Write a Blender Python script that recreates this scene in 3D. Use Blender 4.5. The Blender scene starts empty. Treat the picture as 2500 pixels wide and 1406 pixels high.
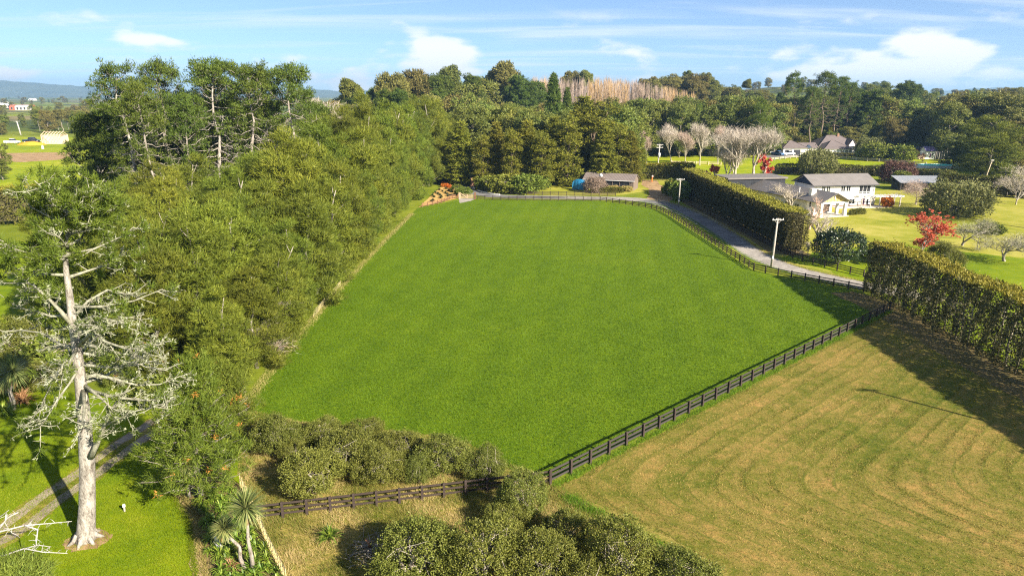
import bpy, math, random
import numpy as np
from mathutils import Vector, Matrix

# ------------------------------------------------------------------ camera, sky, sun
R = math.radians
S = bpy.context.scene
COL = S.collection
PITCH = R(15.8); CH = 30.0; FPX = 1667.0
cam_d = bpy.data.cameras.new('camera'); cam = bpy.data.objects.new('camera', cam_d); COL.objects.link(cam)
cam.location = (0, 0, CH); cam.rotation_euler = (R(90) - PITCH, 0, 0)
cam_d.sensor_width = 36; cam_d.lens = 36 * FPX / 2500; cam_d.clip_start = .5; cam_d.clip_end = 30000
S.camera = cam
SUN_EL = R(29); SHX, SHY = -.73, .68            # shadows fall this way on the ground
SUNX, SUNY = -SHX, -SHY
W = bpy.data.worlds.new('World'); S.world = W; W.use_nodes = True
S.view_settings.view_transform = 'Standard'; S.view_settings.look = 'None'
S.view_settings.gamma = 1; S.view_settings.use_curve_mapping = False
S.view_settings.exposure = 1.55
S.cycles.use_denoising = False; S.cycles.pixel_filter_type = 'BLACKMAN_HARRIS'; S.cycles.filter_width = 1.2; S.cycles.sample_clamp_indirect = 4.
S.cycles.max_bounces = 6; S.cycles.transparent_max_bounces = 8
S.cycles.diffuse_bounces = 3; S.cycles.glossy_bounces = 2; S.cycles.transmission_bounces = 3; S.cycles.volume_bounces = 0

def world():
    nt = W.node_tree; nt.nodes.clear(); n = nt.nodes.new; l = nt.links.new
    sky = n('ShaderNodeTexSky'); sky.sky_type = 'NISHITA'; sky.sun_disc = False
    sky.sun_elevation = SUN_EL; sky.sun_rotation = math.atan2(SUNX, SUNY)
    sky.altitude = 50; sky.air_density = .6; sky.dust_density = .3; sky.ozone_density = 5
    tc = n('ShaderNodeTexCoord'); sep = n('ShaderNodeSeparateXYZ'); l(tc.outputs['Generated'], sep.inputs[0])
    def m(op, a, b=None, c=None, clamp=False):
        k = n('ShaderNodeMath'); k.operation = op; k.use_clamp = clamp
        for i, v in enumerate((a, b, c)):
            if v is None: continue
            if isinstance(v, (int, float)): k.inputs[i].default_value = v
            else: l(v, k.inputs[i])
        return k.outputs[0]
    def ramp(v, a, b):
        k = n('ShaderNodeMapRange'); k.interpolation_type = 'SMOOTHSTEP'
        l(v, k.inputs[0]); k.inputs[1].default_value = a; k.inputs[2].default_value = b; return k.outputs[0]
    z = sep.outputs['Z']
    # fair-weather cumulus low over the horizon
    mp = n('ShaderNodeMapping'); mp.inputs['Scale'].default_value = (6.2, 6.2, 17); mp.inputs['Location'].default_value = CLOUD_SEED
    l(tc.outputs['Generated'], mp.inputs[0])
    nz = n('ShaderNodeTexNoise'); nz.inputs['Scale'].default_value = 1.15; nz.inputs['Detail'].default_value = 10; nz.inputs['Roughness'].default_value = .5
    l(mp.outputs[0], nz.inputs['Vector'])
    thr = ramp(z, .0, .17)
    cum = m('SUBTRACT', nz.outputs[0], m('MULTIPLY_ADD', thr, .17, .488))
    cum = ramp(cum, 0, .11)
    cum = m('MULTIPLY', cum, ramp(z, .125, .06))
    # thin cirrus streaks higher up
    zc = m('MAXIMUM', z, .02); pz = m('ADD', zc, .06)
    cx = m('DIVIDE', sep.outputs['X'], pz); cy = m('DIVIDE', sep.outputs['Y'], pz)
    cmb = n('ShaderNodeCombineXYZ'); l(cx, cmb.inputs[0]); l(cy, cmb.inputs[1])
    mp2 = n('ShaderNodeMapping'); mp2.inputs['Rotation'].default_value = (0, 0, R(24)); mp2.inputs['Scale'].default_value = (.32, 1.25, 1); mp2.inputs['Location'].default_value = (2.1, 5.3, 0)
    l(cmb.outputs[0], mp2.inputs[0])
    n2 = n('ShaderNodeTexNoise'); n2.inputs['Scale'].default_value = 1.0; n2.inputs['Detail'].default_value = 7; n2.inputs['Roughness'].default_value = .5; n2.inputs['Distortion'].default_value = .6
    l(mp2.outputs[0], n2.inputs['Vector'])
    cir = m('MULTIPLY_ADD', ramp(n2.outputs[0], .46, .76), .55, .10)
    mx = n('ShaderNodeMix'); mx.data_type = 'RGBA'; l(cir, mx.inputs[0]); l(sky.outputs[0], mx.inputs[6]); mx.inputs[7].default_value = (6.2, 6.6, 7.0, 1)
    mx2 = n('ShaderNodeMix'); mx2.data_type = 'RGBA'; l(m('MULTIPLY', cum, .88), mx2.inputs[0]); l(mx.outputs[2], mx2.inputs[6]); mx2.inputs[7].default_value = (7.6, 7.4, 7.2, 1)
    bg = n('ShaderNodeBackground'); bg.inputs['Strength'].default_value = SKY_STR; l(mx2.outputs[2], bg.inputs[0])
    out = n('ShaderNodeOutputWorld'); l(bg.outputs[0], out.inputs[0])
CLOUD_SEED = (1.7, 1.2, 0.1); SKY_STR = .058
world()
sd = bpy.data.lights.new('sun', 'SUN'); sd.energy = 5.0; sd.angle = R(.53); sd.color = (1, .91, .76)
sun = bpy.data.objects.new('sun', sd); COL.objects.link(sun)
sv = Vector((SUNX * math.cos(SUN_EL), SUNY * math.cos(SUN_EL), math.sin(SUN_EL)))
sun.rotation_euler = sv.to_track_quat('Z', 'Y').to_euler(); sun.location = (60, -60, 80)

# ------------------------------------------------------------------ layout helpers
CP, SP = math.cos(PITCH), math.sin(PITCH)
def gp(px, py, z=0.0):
    """survey point: where a sight line through the photograph meets the level z"""
    u = (px - 1250) / FPX; v = (703 - py) / FPX
    dy = CP + v * SP; dz = -SP + v * CP
    t = (z - CH) / dz
    return (u * t, dy * t)
def vp(px, py, D):
    """survey point at ground distance D"""
    u = (px - 1250) / FPX; v = (703 - py) / FPX
    dy = CP + v * SP; dz = -SP + v * CP
    t = D / dy
    return (u * t, D, CH + dz * t)
def smooth(t): t = max(0., min(1., t)); return t * t * (3 - 2 * t)
def hgt(x, y):
    """lie of the land: flat farmland, a wooded rise behind, hills far off"""
    h = 0.
    if y > 410:
        a = smooth((y - 410) / 190) * smooth((x + 60) / 170)
        h += 20 * a * (1 - .55 * smooth((y - 760) / 700))
        h += 6 * smooth((y - 410) / 150) * math.exp(-((x + 60) / 90) ** 2)
        h += 34 * math.exp(-((x - 520) / 190) ** 2 - ((y - 1350) / 300) ** 2)
        h += 22 * math.exp(-((x - 1050) / 300) ** 2 - ((y - 1500) / 350) ** 2)
    return h

# ------------------------------------------------------------------ mesh helpers
def link(name, me, parent=None, mat=None):
    o = bpy.data.objects.new(name, me); COL.objects.link(o)
    if parent is not None: o.parent = parent
    if mat is not None and me is not None and not me.materials: me.materials.append(mat)
    return o
def tag(o, label=None, cat=None, group=None, kind=None):
    if label: o['label'] = label
    if cat: o['category'] = cat
    if group: o['group'] = group
    if kind: o['kind'] = kind
    return o
def empty(name, loc, rz=0., label=None, cat=None, group=None):
    o = bpy.data.objects.new(name, None); COL.objects.link(o)
    o.location = loc; o.rotation_euler = (0, 0, rz); o.empty_display_size = .3
    return tag(o, label, cat, group)
ONES = ['first', 'second', 'third', 'fourth', 'fifth', 'sixth', 'seventh', 'eighth', 'ninth', 'tenth', 'eleventh', 'twelfth']
def ordn(i):
    if i < 12: return ONES[i]
    k = i + 1; s = 'th' if 10 <= k % 100 <= 20 else {1: 'st', 2: 'nd', 3: 'rd'}.get(k % 10, 'th')
    return f'{k}{s}'

class MB:
    """collects polygons; build() makes one mesh object"""
    def __init__(s): s.v = []; s.f = []; s.mi = []; s.cur = 0
    def add(s, vs, fs):
        b = len(s.v); s.v += [tuple(p) for p in vs]
        for f in fs: s.f.append(tuple(b + i for i in f)); s.mi.append(s.cur)
    def box(s, x0, x1, y0, y1, z0, z1, top=(0, 0)):
        tx, ty = top
        s.add([(x0, y0, z0), (x1, y0, z0), (x1, y1, z0), (x0, y1, z0), (x0 + tx, y0 + ty, z1), (x1 - tx, y0 + ty, z1), (x1 - tx, y1 - ty, z1), (x0 + tx, y1 - ty, z1)],
              [(0, 3, 2, 1), (4, 5, 6, 7), (0, 1, 5, 4), (1, 2, 6, 5), (2, 3, 7, 6), (3, 0, 4, 7)])
    def poly(s, pts): s.add(pts, [tuple(range(len(pts)))])
    def slab(s, pts, t):
        """planar polygon given thickness t downwards"""
        n = len(pts); lo = [(p[0], p[1], p[2] - t) for p in pts]
        s.add(list(pts) + lo, [tuple(range(n)), tuple(range(2 * n - 1, n - 1, -1))] + [(i, i + n, (i + 1) % n + n, (i + 1) % n) for i in range(n)])
    def tube(s, pts, rad, sides=6, cap=True):
        pts = [Vector(p) for p in pts]; n = len(pts); b = len(s.v)
        d0 = (pts[-1] - pts[0]); ref = Vector((1, 0, 0)) if abs(d0.z) > .7 * d0.length else Vector((0, 0, 1))
        for i, p in enumerate(pts):
            d = (pts[min(i + 1, n - 1)] - pts[max(i - 1, 0)])
            if d.length < 1e-9: d = Vector((0, 0, 1))
            d.normalize(); a = d.cross(ref)
            if a.length < 1e-4: a = d.cross(Vector((0, 1, 0)))
            a.normalize(); c = d.cross(a); r = rad[i] if hasattr(rad, '__len__') else rad
            for k in range(sides):
                t = 2 * math.pi * k / sides
                q = p + a * (math.cos(t) * r) + c * (math.sin(t) * r); s.v.append((q.x, q.y, q.z))
        for i in range(n - 1):
            for k in range(sides):
                k2 = (k + 1) % sides
                s.f.append((b + i * sides + k, b + i * sides + k2, b + (i + 1) * sides + k2, b + (i + 1) * sides + k)); s.mi.append(s.cur)
        if cap:
            s.f.append(tuple(b + k for k in range(sides))[::-1]); s.mi.append(s.cur)
            s.f.append(tuple(b + (n - 1) * sides + k for k in range(sides))); s.mi.append(s.cur)
    def mesh(s, name, mats, smooth=False):
        me = bpy.data.meshes.new(name); me.from_pydata(s.v, [], s.f)
        for m in (mats if isinstance(mats, (list, tuple)) else [mats]): me.materials.append(m)
        if any(s.mi): me.polygons.foreach_set('material_index', s.mi)
        if smooth: me.polygons.foreach_set('use_smooth', [True] * len(s.f))
        me.update(); return me
    def build(s, name, mats, parent=None, smooth=False): return link(name, s.mesh(name, mats, smooth), parent)

def np_mesh(name, V, k, tint, mat):
    """V: (n*k,3) verts, every k verts one face; tint per face"""
    n = len(V) // k
    me = bpy.data.meshes.new(name); me.vertices.add(len(V)); me.vertices.foreach_set('co', V.astype(np.float32).ravel())
    me.loops.add(n * k); me.loops.foreach_set('vertex_index', np.arange(n * k, dtype=np.int32))
    me.polygons.add(n); me.polygons.foreach_set('loop_start', np.arange(0, n * k, k, dtype=np.int32))
    me.update(calc_edges=True)
    a = me.attributes.new('tint', 'FLOAT', 'POINT'); a.data.foreach_set('value', np.repeat(tint, k).astype(np.float32))
    me.materials.append(mat); return me
def unit(v): return v / np.maximum(np.linalg.norm(v, axis=-1, keepdims=True), 1e-9)
def leafV(C, D, L, Wd, rng, k=3, N=None):
    """leaf blades: base C, direction D, length L, width Wd.  k=3 blade, k=4 folded diamond"""
    n = len(C); D = unit(D); side = unit(np.cross(D, rng.normal(size=(n, 3)) if N is None else N + rng.normal(size=(n, 3)) * .42)); nr = np.cross(side, D)
    L = np.broadcast_to(np.asarray(L, float).reshape(-1, 1), (n, 1)); Wd = np.broadcast_to(np.asarray(Wd, float).reshape(-1, 1), (n, 1))
    V = np.empty((n, k, 3))
    if k == 3:
        V[:, 0] = C - side * Wd * .5; V[:, 1] = C + side * Wd * .5; V[:, 2] = C + D * L
    else:
        mid = C + D * L * .5 + nr * Wd * .18
        V[:, 0] = C; V[:, 1] = mid + side * Wd * .5; V[:, 2] = C + D * L; V[:, 3] = mid - side * Wd * .5
    return V.reshape(-1, 3)

# ------------------------------------------------------------------ materials
class NT:
    def __init__(s, name):
        s.m = bpy.data.materials.new(name); s.m.use_nodes = True; s.t = s.m.node_tree; s.t.nodes.clear()
    def n(s, ty, **kw):
        k = s.t.nodes.new(ty)
        for a, v in kw.items(): setattr(k, a, v)
        return k
    def set(s, sock, v):
        if v is None: return
        if isinstance(v, bpy.types.NodeSocket): s.t.links.new(v, sock)
        elif isinstance(v, (tuple, list)) and len(v) == 3 and sock.type == 'RGBA': sock.default_value = (*v, 1)
        else: sock.default_value = v
    def math(s, op, a, b=None, c=None, clamp=False):
        k = s.n('ShaderNodeMath', operation=op, use_clamp=clamp)
        for i, v in enumerate((a, b, c)): s.set(k.inputs[i], v)
        return k.outputs[0]
    def noise(s, vec, scale, detail=3, rough=.55, dist=0.):
        k = s.n('ShaderNodeTexNoise'); s.set(k.inputs['Vector'], vec); s.set(k.inputs['Scale'], scale); s.set(k.inputs['Detail'], detail); s.set(k.inputs['Roughness'], rough); s.set(k.inputs['Distortion'], dist)
        return k.outputs[0]
    def ramp(s, f, stops):
        k = s.n('ShaderNodeValToRGB'); s.set(k.inputs[0], f); e = k.color_ramp.elements
        while len(e) < len(stops): e.new(.5)
        for i, (p, c) in enumerate(stops): e[i].position = p; e[i].color = (*c, 1)
        return k.outputs[0]
    def mix(s, f, a, b, mode='MIX'):
        k = s.n('ShaderNodeMix', data_type='RGBA', blend_type=mode); s.set(k.inputs[0], f); s.set(k.inputs[6], a); s.set(k.inputs[7], b); return k.outputs[2]
    def mr(s, v, a, b, c=0., d=1., smooth=True):
        k = s.n('ShaderNodeMapRange'); k.interpolation_type = 'SMOOTHSTEP' if smooth else 'LINEAR'
        for i, q in enumerate((v, a, b, c, d)): s.set(k.inputs[i], q)
        return k.outputs[0]
    def pos(s): return s.n('ShaderNodeNewGeometry').outputs['Position']
    def obj(s): return s.n('ShaderNodeTexCoord').outputs['Object']
    def mapping(s, v, scale=(1, 1, 1), rot=(0, 0, 0), loc=(0, 0, 0)):
        k = s.n('ShaderNodeMapping'); s.set(k.inputs[0], v); k.inputs['Scale'].default_value = scale; k.inputs['Rotation'].default_value = rot; k.inputs['Location'].default_value = loc; return k.outputs[0]
    def bump(s, h, strength=.5, dist=.1):
        k = s.n('ShaderNodeBump'); s.set(k.inputs['Height'], h); k.inputs['Strength'].default_value = strength; k.inputs['Distance'].default_value = dist; return k.outputs[0]
    def bsdf(s, col, rough=.7, spec=.3, normal=None, metal=0.):
        k = s.n('ShaderNodeBsdfPrincipled'); s.set(k.inputs['Base Color'], col); s.set(k.inputs['Roughness'], rough); s.set(k.inputs['Specular IOR Level'], spec); s.set(k.inputs['Metallic'], metal)
        if normal is not None: s.set(k.inputs['Normal'], normal)
        return k.outputs[0]
    def out(s, sh):
        o = s.n('ShaderNodeOutputMaterial'); s.t.links.new(sh, o.inputs['Surface']); return s.m

def leaf_mat(name, c0, c1, c2, trans=.28, rough=.6, spec=.2, var=.22, hue=.012):
    s = NT(name); at = s.n('ShaderNodeAttribute', attribute_name='tint'); oi = s.n('ShaderNodeObjectInfo')
    col = s.ramp(at.outputs['Fac'], [(0, c0), (.5, c1), (1, c2)])
    hs = s.n('ShaderNodeHueSaturation'); s.set(hs.inputs['Color'], col)
    s.set(hs.inputs['Value'], s.math('MULTIPLY_ADD', oi.outputs['Random'], var, 1 - var / 2))
    r2 = s.math('FRACT', s.math('MULTIPLY', oi.outputs['Random'], 7.13))
    s.set(hs.inputs['Hue'], s.math('MULTIPLY_ADD', r2, hue * 2, .5 - hue))
    a = s.bsdf(hs.outputs[0], rough, spec)
    t = s.n('ShaderNodeBsdfTranslucent'); s.set(t.inputs[0], hs.outputs[0])
    mx = s.n('ShaderNodeMixShader'); mx.inputs[0].default_value = trans; s.t.links.new(a, mx.inputs[1]); s.t.links.new(t.outputs[0], mx.inputs[2])
    return s.out(mx.outputs[0])
def grass_mat(name, stops, s1=.06, s2=.7, s3=7., w=(.4, .35, .35), bump=.6, dist=.06, aniso=None, rough=.9, extra=None):
    s = NT(name); p = s.pos()
    pa = s.mapping(p, aniso[0], (0, 0, aniso[1])) if aniso else p
    a = s.noise(p, s1, 4, .6); b = s.noise(pa, s2, 5, .6, .4); c = s.noise(pa, s3, 7, .8)
    f = s.math('MULTIPLY_ADD', a, w[0], s.math('MULTIPLY_ADD', b, w[1], s.math('MULTIPLY', c, w[2])))
    f = s.math('DIVIDE', f, sum(w)); f = s.mr(f, .36, .64, 0, 1, False)
    col = s.ramp(f, stops)
    if extra: col = extra(s, p, col, a, b, c)
    hgtv = s.math('ADD', c, s.math('MULTIPLY', b, .6))
    return s.out(s.bsdf(col, rough, .12, s.bump(hgtv, bump, dist)))
def plain(name, col, rough=.6, spec=.3, var=.08, scale=3., bump=0., metal=0., streak=None):
    s = NT(name); p = s.obj(); q = s.mapping(p, streak) if streak else p
    nz = s.noise(q, scale, 5, .6)
    c = s.mix(s.mr(nz, .3, .7, 0, 1), tuple(x * (1 - var) for x in col), tuple(min(1, x * (1 + var)) for x in col))
    return s.out(s.bsdf(c, rough, spec, s.bump(nz, bump, .02) if bump else None, metal))
M = {}
M['casuarina'] = leaf_mat('casuarina_needles', (.040, .060, .007), (.110, .138, .012), (.210, .222, .023), hue=.018, var=.42, trans=.10)
M['casuarina_dark'] = leaf_mat('casuarina_dark_needles', (.038, .062, .008), (.096, .126, .012), (.175, .192, .023), hue=.018, var=.42, trans=.10)
M['pine'] = leaf_mat('pine_needles', (.034, .060, .008), (.080, .116, .014), (.140, .170, .024), trans=.2)
M['pine_hero'] = leaf_mat('near_pine_needles', (.045, .070, .008), (.110, .145, .014), (.190, .215, .028), trans=.25)
M['euc'] = leaf_mat('evergreen_leaves', (.066, .094, .018), (.168, .192, .030), (.275, .275, .050), spec=.35, hue=.02, var=.4)
M['euc_brown'] = leaf_mat('bronze_evergreen_leaves', (.085, .082, .020), (.185, .168, .042), (.275, .240, .064), hue=.02, var=.3)
M['cedar'] = leaf_mat('cedar_sprays', (.062, .078, .009), (.168, .172, .018), (.280, .252, .030), hue=.016, var=.3)
M['feijoa'] = leaf_mat('orchard_leaves', (.062, .080, .012), (.152, .170, .028), (.255, .255, .064), spec=.2, rough=.5, trans=.25, var=.25)
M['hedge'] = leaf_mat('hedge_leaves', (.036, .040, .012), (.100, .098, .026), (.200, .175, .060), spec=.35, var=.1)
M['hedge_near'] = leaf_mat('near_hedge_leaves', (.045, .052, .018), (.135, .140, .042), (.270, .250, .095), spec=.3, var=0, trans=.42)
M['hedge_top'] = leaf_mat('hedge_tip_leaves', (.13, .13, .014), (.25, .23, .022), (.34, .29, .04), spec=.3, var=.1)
M['hedge_clip'] = leaf_mat('clipped_hedge_leaves', (.05, .06, .014), (.115, .118, .02), (.18, .17, .03), var=.2)
M['magnolia'] = leaf_mat('magnolia_leaves', (.014, .028, .012), (.034, .058, .020), (.082, .105, .036), spec=.6, rough=.35, trans=.1)
M['lime'] = leaf_mat('lime_leaves', (.16, .18, .01), (.30, .29, .016), (.42, .38, .03), var=.1)
M['bright'] = leaf_mat('shrub_leaves', (.07, .10, .015), (.155, .19, .026), (.27, .28, .05), var=.3, hue=.02)
M['grey_shrub'] = leaf_mat('grey_shrub_leaves', (.085, .10, .03), (.18, .19, .06), (.30, .29, .12), var=.2)
M['red'] = leaf_mat('red_leaves', (.34, .045, .03), (.56, .085, .06), (.66, .19, .12), trans=.4, var=.1)
M['orange'] = leaf_mat('orange_leaves', (.42, .10, .015), (.60, .17, .02), (.65, .24, .04), trans=.3, var=.1)
M['purple'] = leaf_mat('purple_brown_leaves', (.085, .045, .035), (.14, .075, .055), (.20, .115, .085), var=.1)
M['strap'] = leaf_mat('strap_leaves', (.07, .13, .012), (.16, .24, .022), (.30, .35, .05), spec=.4, rough=.45, var=.15)
M['cabbage'] = leaf_mat('cabbage_tree_leaves', (.10, .14, .04), (.20, .24, .07), (.36, .36, .13), spec=.4, rough=.45, var=.1)
M['dryleaf'] = leaf_mat('dry_fronds', (.22, .12, .05), (.38, .22, .09), (.50, .33, .16), var=.1)
M['drygrass'] = leaf_mat('dry_grass_blades', (.13, .15, .018), (.30, .26, .07), (.56, .44, .19), trans=.3, var=.05)
M['greengrass'] = leaf_mat('green_grass_blades', (.07, .16, .008), (.12, .23, .012), (.20, .30, .02), trans=.3, var=.05)
def bark_mat(name, a, b, c, scale=3.):
    s = NT(name); p = s.obj(); q = s.mapping(p, (1, 1, .35))
    n1 = s.noise(q, scale, 6, .65); n2 = s.noise(q, scale * 5, 4, .7)
    f = s.math('MULTIPLY_ADD', n2, .45, s.math('MULTIPLY', n1, .55))
    return s.out(s.bsdf(s.ramp(f, [(.36, a), (.47, b), (.60, c)]), .9, .1, s.bump(f, .9, .08)))
M['lichen_bark'] = bark_mat('lichen_bark', (.055, .042, .032), (.215, .19, .16), (.40, .37, .32), 3.4)
M['lichen_branch'] = bark_mat('lichen_branch', (.10, .092, .06), (.235, .225, .165), (.36, .35, .265), 4.)
M['grey_bark'] = bark_mat('grey_bark', (.10, .085, .065), (.22, .19, .155), (.38, .34, .29))
M['brown_bark'] = bark_mat('brown_bark', (.07, .05, .035), (.14, .105, .075), (.24, .19, .14))
M['pale_twig'] = bark_mat('pale_twigs', (.20, .165, .12), (.36, .31, .24), (.48, .43, .35))
M['dead_white'] = bark_mat('bleached_wood', (.22, .20, .17), (.38, .355, .32), (.50, .48, .445))
M['pink_twig'] = bark_mat('pinkish_twigs', (.34, .20, .14), (.48, .31, .23), (.56, .42, .33))
M['timber_dark'] = plain('dark_stained_timber', (.050, .036, .030), .75, .2, .35, 6., .3, streak=(.4, 6, 6))
M['timber_top'] = plain('weathered_black_timber', (.052, .044, .041), .75, .2, .35, 6., .3, streak=(.4, 6, 6))
M['timber_brown'] = plain('brown_timber', (.20, .105, .06), .75, .2, .3, 6., .2)
M['timber_pale'] = plain('pale_pine_timber', (.62, .50, .34), .7, .2, .15, 6., .2)
M['batten'] = plain('pale_yellow_batten', (.46, .38, .18), .75, .2, .25, 5., .2)
M['grey_timber'] = plain('weathered_grey_timber', (.38, .34, .29), .8, .2, .25, 5., .3)
M['concrete'] = plain('concrete', (.50, .46, .41), .85, .2, .12, 2., .2)
M['white'] = plain('white_plaster', (.80, .77, .70), .7, .3, .05, .7)
M['whitepaint'] = plain('white_paint', (.80, .80, .78), .45, .4, .04, 1.)
M['cream'] = plain('cream_timber', (.62, .46, .17), .6, .3, .12, 3., streak=(1, 1, 6))
M['black'] = plain('black_boards', (.022, .024, .03), .6, .3, .2, 3.)
M['navy'] = plain('dark_blue_surface', (.03, .05, .09), .6, .3, .15, 3.)
M['clad'] = plain('taupe_cladding', (.17, .13, .105), .65, .3, .08, 1.5)
M['gutter'] = plain('pale_gutter', (.70, .68, .66), .4, .5, .04, 1.)
s = NT('window_glass'); M['glass'] = s.out(s.bsdf(s.ramp(s.noise(s.obj(), .8, 2), [(.35, (.015, .018, .022)), (.7, (.06, .06, .065))]), .06, .8))
s = NT('blue_tarpaulin'); nz = s.noise(s.obj(), 1.6, 4); M['blue'] = s.out(s.bsdf(s.ramp(nz, [(.3, (.01, .09, .20)), (.7, (.025, .22, .42))]), .4, .5, s.bump(nz, .5, .1)))
s = NT('pool_water'); M['water'] = s.out(s.bsdf((.02, .50, .44), .35, .2, s.bump(s.noise(s.pos(), 2., 3), .2, .05)))
def roof_mat(name, col, period, axis, depth=.5, var=.1):
    s = NT(name); p = s.obj(); sp = s.n('ShaderNodeSeparateXYZ'); s.set(sp.inputs[0], p)
    w = s.math('SINE', s.math('MULTIPLY', sp.outputs[axis], 2 * math.pi / period)); nz = s.noise(p, .6, 5, .65); fine = s.noise(p, 5., 3)
    c = s.mix(s.mr(nz, .3, .7), tuple(x * (1 - var) for x in col), tuple(x * (1 + var) for x in col)); c = s.mix(s.math('MULTIPLY', fine, .25), c, tuple(x * .72 for x in col))
    return s.out(s.bsdf(c, .5, .35, s.bump(w, depth, .03)))
M['roof_taupe'] = roof_mat('taupe_metal_roof', (.19, .155, .14), .5, 'X')
M['roof_grey'] = roof_mat('grey_metal_roof', (.195, .175, .16), .45, 'X')
M['roof_greyy'] = roof_mat('grey_metal_roof_wing', (.18, .16, .145), .45, 'Y')
M['roof_tile'] = roof_mat('brown_tile_roof', (.15, .122, .117), .4, 'Z')
M['roof_silver'] = plain('galvanised_sheet', (.50, .50, .50), .45, .5, .12, 1.2)
# ground materials
M['base'] = grass_mat('pasture', [(0, (.075, .095, .012)), (.35, (.13, .165, .014)), (.65, (.19, .22, .02)), (1, (.30, .26, .07))], .012, .12, 3., (.5, .3, .3))
def field_extra(s, p, col, a, b, c):
    sp = s.n('ShaderNodeSeparateXYZ'); s.set(sp.inputs[0], p)
    # faint mower stripes running up the field
    q = s.math('ADD', s.math('MULTIPLY', sp.outputs[0], .985), s.math('MULTIPLY', sp.outputs[1], -.17))
    w = s.math('SINE', s.math('MULTIPLY', s.math('ADD', q, s.math('MULTIPLY', b, .5)), 2 * math.pi / 5.2))
    col = s.mix(s.mr(w, -.3, .6, 0, .17), col, (.046, .092, .0016))
    return s.mix(s.mr(a, .52, .68, 0, .30), col, (.115, .160, .004))
M['field'] = grass_mat('field_grass', [(0, (.042, .084, .0016)), (.36, (.078, .132, .0022)), (.62, (.104, .164, .0030)), (1, (.168, .232, .008))], .045, .5, 2.4, (.16, .14, .7), 1., .16, extra=field_extra)
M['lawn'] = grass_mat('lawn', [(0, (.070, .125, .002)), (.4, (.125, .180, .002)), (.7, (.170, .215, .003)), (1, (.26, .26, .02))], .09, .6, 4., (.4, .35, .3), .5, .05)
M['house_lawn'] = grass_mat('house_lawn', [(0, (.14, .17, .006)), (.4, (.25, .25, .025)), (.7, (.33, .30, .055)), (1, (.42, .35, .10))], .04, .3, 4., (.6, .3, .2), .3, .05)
M['meadow'] = grass_mat('bright_pasture', [(0, (.11, .16, .003)), (.4, (.20, .25, .004)), (.7, (.28, .30, .01)), (1, (.38, .33, .06))], .03, .25, 2., (.4, .4, .3), .6, .1)
M['rough'] = grass_mat('rough_grass', [(0, (.06, .08, .006)), (.3, (.13, .135, .015)), (.6, (.27, .215, .05)), (1, (.46, .32, .12))], .16, .8, 3., (.38, .4, .4), .9, .12, aniso=((1, 2.2, 1), .6))
M['soil'] = grass_mat('bare_soil', [(0, (.12, .075, .035)), (.4, (.26, .165, .085)), (.7, (.40, .27, .14)), (1, (.52, .38, .23))], .3, 1.5, 9., (.3, .4, .35), .7, .06)
M['litter'] = grass_mat('leaf_litter', [(0, (.06, .065, .012)), (.4, (.12, .10, .035)), (.7, (.19, .135, .06)), (1, (.10, .12, .012))], .25, 1.5, 9., (.3, .4, .35), .7, .06)
M['sand'] = grass_mat('sandy_bed', [(0, (.34, .20, .06)), (.5, (.50, .31, .10)), (1, (.58, .40, .17))], .2, 1.2, 8., (.3, .4, .35), .5, .05)
M['gravel'] = grass_mat('gravel', [(0, (.13, .115, .095)), (.4, (.26, .235, .205)), (.7, (.36, .325, .285)), (1, (.50, .455, .40))], .2, 1.3, 4., (.3, .35, .5), .6, .04)
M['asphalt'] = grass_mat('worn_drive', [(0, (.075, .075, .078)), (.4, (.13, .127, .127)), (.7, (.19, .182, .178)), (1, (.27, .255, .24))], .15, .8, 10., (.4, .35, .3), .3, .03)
M['track'] = grass_mat('gravel_track', [(0, (.13, .105, .080)), (.4, (.26, .205, .155)), (.7, (.37, .295, .225)), (1, (.28, .25, .09))], .5, 1.8, 16., (.3, .4, .45), .7, .05)
M['farplain'] = M['base']
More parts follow.
